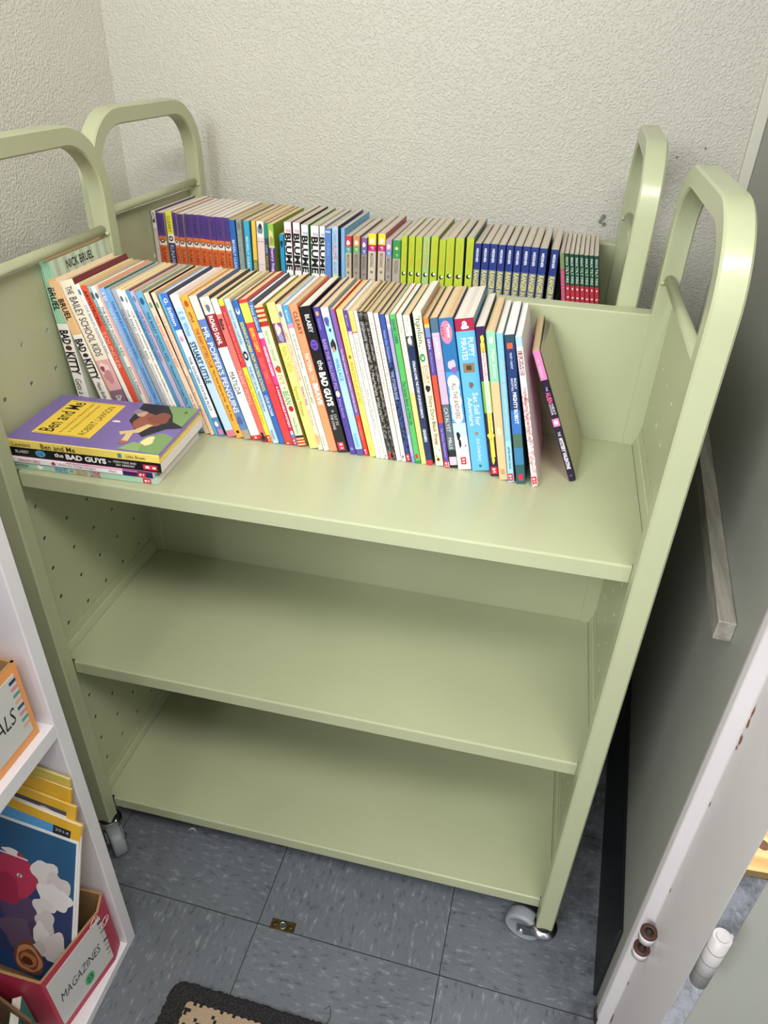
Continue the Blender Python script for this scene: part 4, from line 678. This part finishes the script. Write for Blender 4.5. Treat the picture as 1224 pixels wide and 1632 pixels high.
# ---------------------------------------------------------------- white bookcase with boxes
XB = 0.139
bc = empty('bookcase'); tag(bc, 'white painted bookcase holding labelled cardboard boxes, left of the carts', 'bookcase')
bm = bmesh.new(); box(bm, XL + 0.002, XB, -0.157, -0.137, 0, 1.05); obj('side_panel', bm, M_BOOKCASE, bc, bevel=0.0012)
bm = bmesh.new(); box(bm, XL + 0.002, XB, -0.98, -0.96, 0, 1.05); obj('side_panel', bm, M_BOOKCASE, bc, bevel=0.0012)
bm = bmesh.new(); box(bm, XL + 0.002, XL + 0.008, -0.96, -0.157, 0, 1.05); obj('back_panel', bm, M_BOOKCASE, bc)
for z0, z1 in ((0.0005, 0.018), (0.512, 0.535), (1.03, 1.05)):
    bm = bmesh.new(); box(bm, XL + 0.008, XB, -0.9599, -0.1571, z0, z1); obj('shelf', bm, M_BOOKCASE, bc, bevel=0.0012)
M_KRAFT = m_paint('kraft_cardboard', '#a98558', 0.75)
def wall_box(name, pts, z0, z1, outer, heights=None, thick=0.0035, inner=None):
    """open-topped carton; pts run clockwise seen from above; heights per wall (start, end)"""
    r = empty(name); cx = sum(p[0] for p in pts) / len(pts); cy = sum(p[1] for p in pts) / len(pts)
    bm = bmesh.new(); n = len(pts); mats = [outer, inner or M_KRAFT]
    for i in range(n):
        a, b = Vector(pts[i]), Vector(pts[(i + 1) % n]); d = (b - a).normalized(); nn = Vector((-d.y, d.x))
        if nn.dot(Vector((cx, cy)) - a) < 0: nn = -nn
        h0, h1 = heights[i] if heights else (z1, z1)
        q = [a, b, b + nn * thick, a + nn * thick]
        lo = [bm.verts.new((p.x, p.y, z0)) for p in q]
        hi = [bm.verts.new((p.x, p.y, h)) for p, h in zip(q, (h0, h1, h1, h0))]
        for k in range(4):
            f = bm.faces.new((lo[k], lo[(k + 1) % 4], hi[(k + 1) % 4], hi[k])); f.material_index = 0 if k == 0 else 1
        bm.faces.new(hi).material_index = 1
    f = bm.faces.new([bm.verts.new((x, y, z0 + 0.003)) for x, y in pts]); f.material_index = 1
    bmesh.ops.recalc_face_normals(bm, faces=bm.faces)
    obj('carton', bm, mats, r)
    return r
M_RED = m_paint('raspberry_printed_card', '#bd3350', 0.5); M_ORG = m_paint('orange_printed_card', '#f0a05a', 0.5)
STRIPE = ['#24305e', '#d98a94', '#5f9a90', '#e3ab8c', '#34507c', '#d98a94', '#5f9a90', '#e3ab8c']
def front_card(root, P0, P1, z0, z1, words, spot, sp_uv, word_box, num, corner=0.06, side=True):
    """paper label glued on the front wall between plan points P0 (near) and P1 (far)"""
    P0, P1 = Vector(P0), Vector(P1); d = P1 - P0; n = Vector((d.y, -d.x)).normalized()
    pl = lambda u, v, k: (P0.x + d.x * u + n.x * (0.0012 + k), P0.y + d.y * u + n.y * (0.0012 + k), z0 + (z1 - z0) * v)
    bm = bmesh.new()
    vsx = [bm.verts.new(pl(u, v, off)) for off in (-0.001, -0.0001) for u, v in ((0, 0), (1, 0), (1, 1), (0, 1))]
    for q in ((0, 1, 2, 3), (4, 5, 6, 7), (0, 1, 5, 4), (1, 2, 6, 5), (2, 3, 7, 6), (3, 0, 4, 7)): bm.faces.new([vsx[i] for i in q])
    bmesh.ops.recalc_face_normals(bm, faces=bm.faces)
    lab = obj('label_card', bm, mat('#cfcdca', 0.45), root)
    P = Print(pl)
    for i in range(8): P.rect(.93, 1.0, .94 - i * .105 - .05, .94 - i * .105, STRIPE[i])
    for w_, (u0, u1, v0, v1) in zip(words, word_box): P.text(w_, u0, u1, v0, v1, '#1c1b1d', -0.002, .25)
    P.done('label_lettering', lab)
    P = Print(lambda u, v, k: pl(u, v, k + .0004)); su, sv, ru, rv = sp_uv; P.oval(su, sv, ru, rv, spot, 28); P.text(num, su - ru * .6, su + ru * .6, sv - rv * .5, sv + rv * .5, '#1c1b1d', 0.01)
    P.done('number_sticker', root)
# orange carton on the middle shelf
ob = wall_box('storage_box', [(0.127, -0.34), (0.129, -0.1705), (-0.10, -0.1655), (-0.10, -0.34)], 0.5355, 0.652, M_ORG)
tag(ob, 'orange cardboard box with a handwritten paper label on the bookcase middle shelf', 'box', 'labelled storage boxes')
front_card(ob, (0.1273, -0.325), (0.129, -0.178), 0.549, 0.640, ['AND', 'ANIMALS'], '#e79ab4', (.53, .16, .085, .17), [(.36, .62, .66, .84), (.36, .90, .36, .60)], '20')
for (nm, x, t_, h_, c_) in (('paperback_book', -.02, .018, .115, '#4f7a3a'), ('paperback_book', .02, .014, .112, '#8a5a34'), ('paperback_book', -.05, .02, .11, '#c9b27a')):
    o = book(nm, t_, .10, h_, [(0, c_)], c_, c_, 'tan', (), {'#4f7a3a': 'green book standing inside the orange box', '#8a5a34': 'brown book standing inside the orange box', '#c9b27a': 'sand-coloured book standing inside the orange box'}[c_]); o.matrix_world = Matrix.Translation((x, -.30, .5395)) 
# raspberry carton of magazines on the bottom shelf
RB = [(0.115, -0.290), (0.1345, -0.184), (0.129, -0.161), (-0.14, -0.1605), (-0.13, -0.285)]
rb_ = wall_box('storage_box', RB, 0.0185, 0.165, M_RED, heights=[(0.166, 0.160), (0.160, 0.168), (0.168, 0.150), (0.150, 0.150), (0.150, 0.166)])
tag(rb_, 'raspberry red cardboard box lettered MAGAZINES on the bottom shelf', 'box', 'labelled storage boxes')
front_card(rb_, (0.1158, -0.2856), (0.1342, -0.1856), 0.034, 0.150, ['MAGAZINES'], '#4fb07c', (.56, .20, .085, .11), [(.10, .86, .42, .58)], '23')
M_STRING = mat('#eadfd6', 0.7)
bm = bmesh.new()
def tube(bm, pts, r, n=6, mi=0):
    pts = [Vector(p) for p in pts]; rings = []
    for i, p in enumerate(pts):
        d = (pts[min(i + 1, len(pts) - 1)] - pts[max(i - 1, 0)]).normalized(); a = d.orthogonal().normalized(); b = d.cross(a)
        rings.append([bm.verts.new(p + (a * math.cos(2 * PI * k / n) + b * math.sin(2 * PI * k / n)) * r) for k in range(n)])
    for q0, q1 in zip(rings, rings[1:]):
        for k in range(n):
            f = bm.faces.new((q0[k], q0[(k + 1) % n], q1[(k + 1) % n], q1[k])); f.smooth = True; f.material_index = mi
for (cx_, cy_, cz_) in ((0.1325, -0.198, 0.158), (0.1365, -0.1835, 0.135)):
    for s in (-1, 1):
        tube(bm, [(cx_ + .003, cy_ + s * .009 * math.sin(a) * (1 if a < 3 else .5), cz_ + .007 * math.cos(a)) for a in [i * .5 for i in range(11)]], .0005)
obj('string_bow', bm, M_STRING, rb_)
# magazines ---------------------------------------------------------------
def magazine(w, h, t, cover, page='white', art=None, spine=None, label='', spt=()):
    """local: cover faces -y, head at +z, right edge at x=0, foot at z=0"""
    r = empty('magazine'); bm = bmesh.new(); rr = random.Random(int(w * 9999) + int(t * 1e5)); K_ = 6
    box(bm, -w, 0, 0, 0.0005, 0, h); box(bm, -w, 0, t - 0.0005, t, 0, h); box(bm, -w, -w + 0.0004, 0, t, 0, h)
    obj('cover', bm, cover if not isinstance(cover, str) else card(cover), r)
    bm = bmesh.new(); box(bm, -w + 0.0004, -0.0012, 0.0006, t - 0.0006, 0.001, h - 0.0015)
    obj('page_block', bm, PAGEY, r)
    if art:
        P = Print(lambda u, v, k: (-w + w * u, -0.0001 - k, h * v)); art(P); P.done('cover_artwork', r)
    tag(r, label, 'magazine', 'magazines in the red box'); return r
PAGEY = m_pages('magazine_pages', '#e4dccb', '#b0a692', 1)
def art_front(P):
    P.rect(0, 1, 0, 1, '#f1efec'); P.rect(0.012, .985, 0.0, .985, '#2c4f80')
    P.rect(.012, .985, .62, .985, '#2f5f86'); P.rect(.3, .985, .12, .62, '#39456f')
    _b, _o, _r = P.blob, P.oval, P.rect
    class Q: pass
    q = Q(); q.blob = lambda u, v, a, b, *k, **kw: _b(.44 + .54 * u, v, a * .56, b, *k, **kw); q.oval = lambda u, v, a, b, *k: _o(.44 + .54 * u, v, a * .56, b, *k)
    q.blob(.30, .42, .26, .16, '#5d4a68', 1); q.blob(.36, .27, .30, .12, '#6d566f', 2); q.blob(.55, .34, .12, .06, '#544260', 31)
    q.blob(.26, .66, .25, .15, '#c03c5c', 4, wob=.08); q.blob(.12, .55, .18, .10, '#a8324f', 5)
    q.oval(.30, .665, .035, .012, '#e9dcd8'); q.oval(.30, .664, .012, .010, '#5f6b74')
    P.rect(.3, .66, .775, .783, '#f4f2ee'); q.blob(.18, .80, .10, .02, '#f4f2ee', 6)
    for i, (u, v, a, b) in enumerate(((.63, .73, .16, .09), (.80, .68, .15, .08), (.70, .60, .15, .09), (.62, .50, .12, .08), (.66, .42, .12, .08), (.60, .33, .11, .07), (.70, .27, .12, .06), (.58, .22, .09, .05), (.86, .60, .12, .07), (.82, .25, .14, .12))):
        q.blob(u, v, a, b, ['#e9e0de', '#ddd2d0', '#f0e9e6'][i % 3], 20 + i, wob=.25)
    q.blob(.44, .12, .20, .115, '#8c4f35', 40, wob=.1); q.blob(.44, .12, .175, .095, '#d99a6a', 41, wob=.1); q.blob(.44, .115, .135, .07, '#8c4f35', 42, wob=.1); q.blob(.44, .11, .11, .052, '#c98457', 43, wob=.1); q.blob(.42, .10, .075, .03, '#6b3524', 44, wob=.1)
def art_yellow(P):
    P.rect(.07, .93, .06, .94, '#5aa3d8'); P.rect(.80, .93, .88, .94, '#22262e'); P.text('2014', .815, .915, .905, .925, '#cfd3da'); P.rect(.07, .93, .06, .10, '#c9a06a')
def art_blue(P):
    P.rect(.0, 1, .0, 1, '#f2f1ee'); P.rect(.0, .97, .03, .97, '#7fb4da'); P.rect(.0, .97, .03, .3, '#c8a88c'); P.rect(.9, .97, .08, .22, '#2b2b34')
def art_pic(P):
    P.rect(.07, .93, .06, .94, '#4a4a58'); P.blob(.8, .86, .1, .06, '#b9a8b4', 3); P.blob(.85, .8, .06, .05, '#2c2c34', 4)
M_YEL = card('#e8b634')
MG = [  # (top-right corner, width, height, thickness, cover, art, label, lean)
 ((.1480, -.1850, .345), .215, .300, .0028, '#f1efec', art_front, 'magazine with a red face and curling white smoke painted on its cover', .215),
 ((.1500, -.1820, .350), .215, .285, .0028, '#f2f1ee', art_blue, 'white-bordered blue magazine right behind the painted-face one', .205),
 ((.154, -.1768, .372), .195, .254, .005, M_YEL, art_yellow, 'yellow-bordered magazine with a black date box, frontmost of the yellow ones', .19),
 ((.130, -.1735, .378), .190, .254, .003, '#ece8e2', None, 'white magazine with ruffled pages behind the frontmost yellow one', .165),
 ((.147, -.1702, .398), .185, .254, .003, M_YEL, art_pic, 'yellow-bordered magazine with a dark cover picture', .14),
 ((.112, -.1670, .404), .180, .254, .003, '#d9c46a', None, 'dull yellow magazine set further in than its neighbours', .11),
 ((.142, -.1638, .424), .180, .254, .003, M_YEL, None, 'bright yellow magazine, second from the back of the box', .09),
 ((.142, -.1605, .440), .175, .254, .003, '#d8c25a', None, 'dull yellow magazine at the very back of the box', .07)]
for (x, y, z), w, h, t_, cov, art, lab, lean in MG:
    o = magazine(w, h, t_, cov, art=art, label=lab)
    yb = y - t_ * math.cos(lean)
    o.matrix_world = Matrix.Translation((x, y - t_, z)) @ Matrix.Rotation(-lean, 4, 'X') @ Matrix.Rotation(.13 if w > .2 else .19, 4, 'Y') @ Matrix.Translation((0, 0, -h))
# kraft carton nearest the camera
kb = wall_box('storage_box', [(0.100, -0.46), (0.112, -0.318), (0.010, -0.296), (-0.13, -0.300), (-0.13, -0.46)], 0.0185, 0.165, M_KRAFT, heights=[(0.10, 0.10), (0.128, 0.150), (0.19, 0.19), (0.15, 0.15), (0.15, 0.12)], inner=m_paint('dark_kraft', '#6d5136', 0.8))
tag(kb, 'plain brown cardboard box at the bottom left, in front of the red box', 'box')
o = book('paperback_book', .012, .06, .092, [(0, '#3fa392')], '#3fa392', '#3fa392', 'pale', [TT('STORY', .15, .6, '#e8f4f0')], 'teal book poking out of the plain brown cardboard box')
o.matrix_world = Matrix.Translation((0.092, -0.350, 0.0225)) @ Matrix.Rotation(.5, 4, 'Z')
# ---------------------------------------------------------------- floor things
rg = empty('rug', Matrix.Translation((0.2335, -0.1815, 0)) @ Matrix.Rotation(-0.02, 4, 'Z')); tag(rg, 'black-bordered rug with a beige and black woven centre at the bottom edge', 'rug')
t = NT('black_rug_pile'); v = t.coords(); f = t.noise(v, 420, 3, 0.7); c = t.mix(t.ramp(f, .45, .75), lin('#171416'), lin('#4a4446'))
t.l(c, t.b.inputs['Base Color']); t.b.inputs['Roughness'].default_value = 0.9; t.bump(f, 1.0, 0.003); M_PILE = t.m
bm = bmesh.new(); rr = random.Random(5); N = 130; Lx, Ly = 0.50, 0.34; ring = []
for i in range(N): ring.append((Lx * i / N, rr.uniform(-.0012, .0012)))
for i in range(N): ring.append((Lx + rr.uniform(-.001, .001), -Ly * i / N))
for i in range(N): ring.append((Lx - Lx * i / N, -Ly + rr.uniform(-.001, .001)))
for i in range(N): ring.append((rr.uniform(-.0012, .0012), -Ly + Ly * i / N))
def rc(x, y):   # rounded, slightly worn corner
    if x < .02 and y > -.02:
        q = Vector((x - .02, y + .02)); 
        if q.length > .02: q = q.normalized() * .02; return (q.x + .02, q.y - .02)
    return (x, y)
ring = [rc(*p_) for p_ in ring]
lo = [bm.verts.new((x, y, 0.0004)) for x, y in ring]; mid = [bm.verts.new((x, y, 0.006)) for x, y in ring]
cx_, cy_ = Lx / 2, -Ly / 2
hi = [bm.verts.new((cx_ + (x - cx_) * .985, cy_ + (y - cy_) * .98, 0.0078)) for x, y in ring]
n_ = len(ring)
for a, b in ((lo, mid), (mid, hi)):
    for i in range(n_): bm.faces.new((a[i], b[i], b[(i + 1) % n_], a[(i + 1) % n_]))
bm.faces.new(hi[::-1]); bm.faces.new(lo); bmesh.ops.recalc_face_normals(bm, faces=bm.faces)
obj('border', bm, M_PILE, rg)
t = NT('woven_beige_black')
tc = t.n('ShaderNodeTexCoord'); sc = t.n('ShaderNodeSeparateXYZ'); t.l(tc.outputs['Object'], sc.inputs[0])
q = 0.0048
fx = t.math('FLOOR', t.math('DIVIDE', sc.outputs[0], q)); fy = t.math('FLOOR', t.math('DIVIDE', sc.outputs[1], q))
cb = t.n('ShaderNodeCombineXYZ'); t.l(t.math('MULTIPLY', fx, .31), cb.inputs[0]); t.l(t.math('MULTIPLY', fy, .31), cb.inputs[1])
f = t.noise(cb.outputs[0], 1.0, 1.0); f2 = t.noise(tc.outputs['Object'], 500, 2)
c = t.mix(t.math('GREATER_THAN', f, 0.60), lin('#ab9478'), lin('#1d1a1a')); t.l(c, t.b.inputs['Base Color']); t.b.inputs['Roughness'].default_value = 0.9
t.bump(f2, 1.0, 0.002); M_WEAVE = t.m
bm = bmesh.new(); pts = []; nb = 40
x0, x1, y0, y1 = .034, Lx - .034, -.0265, -Ly + .03
for i in range(nb * 4): x = x0 + (x1 - x0) * i / (nb * 4); pts.append((x, y0 + .0022 * abs(math.sin(i * PI / 4)) ))
for i in range(nb * 3): y = y0 + (y1 - y0) * i / (nb * 3); pts.append((x1 + .002 * abs(math.sin(i * PI / 4)), y))
for i in range(nb * 4): x = x1 + (x0 - x1) * i / (nb * 4); pts.append((x, y1 - .002 * abs(math.sin(i * PI / 4))))
for i in range(nb * 3): y = y1 + (y0 - y1) * i / (nb * 3); pts.append((x0 - .002 * abs(math.sin(i * PI / 4)), y))
lo = [bm.verts.new((x, y, .0076)) for x, y in pts]; hi = [bm.verts.new((x, y, .0095)) for x, y in pts]
for i in range(len(pts)): bm.faces.new((lo[i], lo[(i + 1) % len(pts)], hi[(i + 1) % len(pts)], hi[i]))
bm.faces.new(hi); bm.faces.new(lo[::-1]); bmesh.ops.recalc_face_normals(bm, faces=bm.faces)
obj('woven_centre', bm, M_WEAVE, rg)
# brass strike plate set in the floor
bp = empty('strike_plate', Matrix.Translation((0.3655, -0.0655, 0)) @ Matrix.Rotation(.02, 4, 'Z')); tag(bp, 'small tarnished brass bolt plate screwed to the floor in front of the cart', 'floor plate')
t = NT('tarnished_brass'); f = t.noise(t.coords(), 160, 4, 0.7); c = t.mix(t.ramp(f, .35, .65), lin('#6e5a2e'), lin('#3f3826')); t.l(c, t.b.inputs['Base Color'])
t.b.inputs['Metallic'].default_value = 0.7; t.b.inputs['Roughness'].default_value = 0.45; M_BRASS = t.m
bm = bmesh.new(); box(bm, -.0205, .0205, -.0085, .0085, .0001, .0018); obj('plate', bm, M_BRASS, bp, bevel=.0005)
bm = bmesh.new(); lathe(bm, [(.0062, .0018), (.0060, .0026), (.0048, .0030), (.0044, .0020)], n=24); obj('bolt_socket', bm, M_ZINC, bp)
for x in (-.014, .014):
    bm = bmesh.new(); lathe(bm, [(.0034, .0018), (.0030, .0025), (.0008, .0028)], Matrix.Translation((x, 0, 0)), n=16); obj('screw', bm, M_BRASS, bp)
# litter
bm = bmesh.new(); pts = [(0, 0), (.004, .003), (.009, .0035), (.013, .001), (.012, .0035), (.008, .006), (.003, .0055)]
lo = [bm.verts.new((x, y, .0004)) for x, y in pts]; hi = [bm.verts.new((x, y, .0009)) for x, y in pts]
for i in range(7): bm.faces.new((lo[i], lo[(i + 1) % 7], hi[(i + 1) % 7], hi[i]))
bm.faces.new(hi); bm.faces.new(lo[::-1]); bmesh.ops.recalc_face_normals(bm, faces=bm.faces)
o = obj('paper_scrap', bm, mat('#e9e7e2', .7)); o.location = (0.140, .055, 0); tag(o, 'tiny white curled paper scrap on the floor near the left caster', 'scrap')
bm = bmesh.new(); tube(bm, [(0, 0, .0008), (.006, .006, .001), (.010, .0, .0008), (.011, -.010, .0008), (.008, -.02, .0008)], .0005)
o = obj('dark_thread', bm, mat('#2c2a2c', .8)); o.location = (0.468, -.166, 0); tag(o, 'short dark curled thread on the floor above the rug', 'thread')
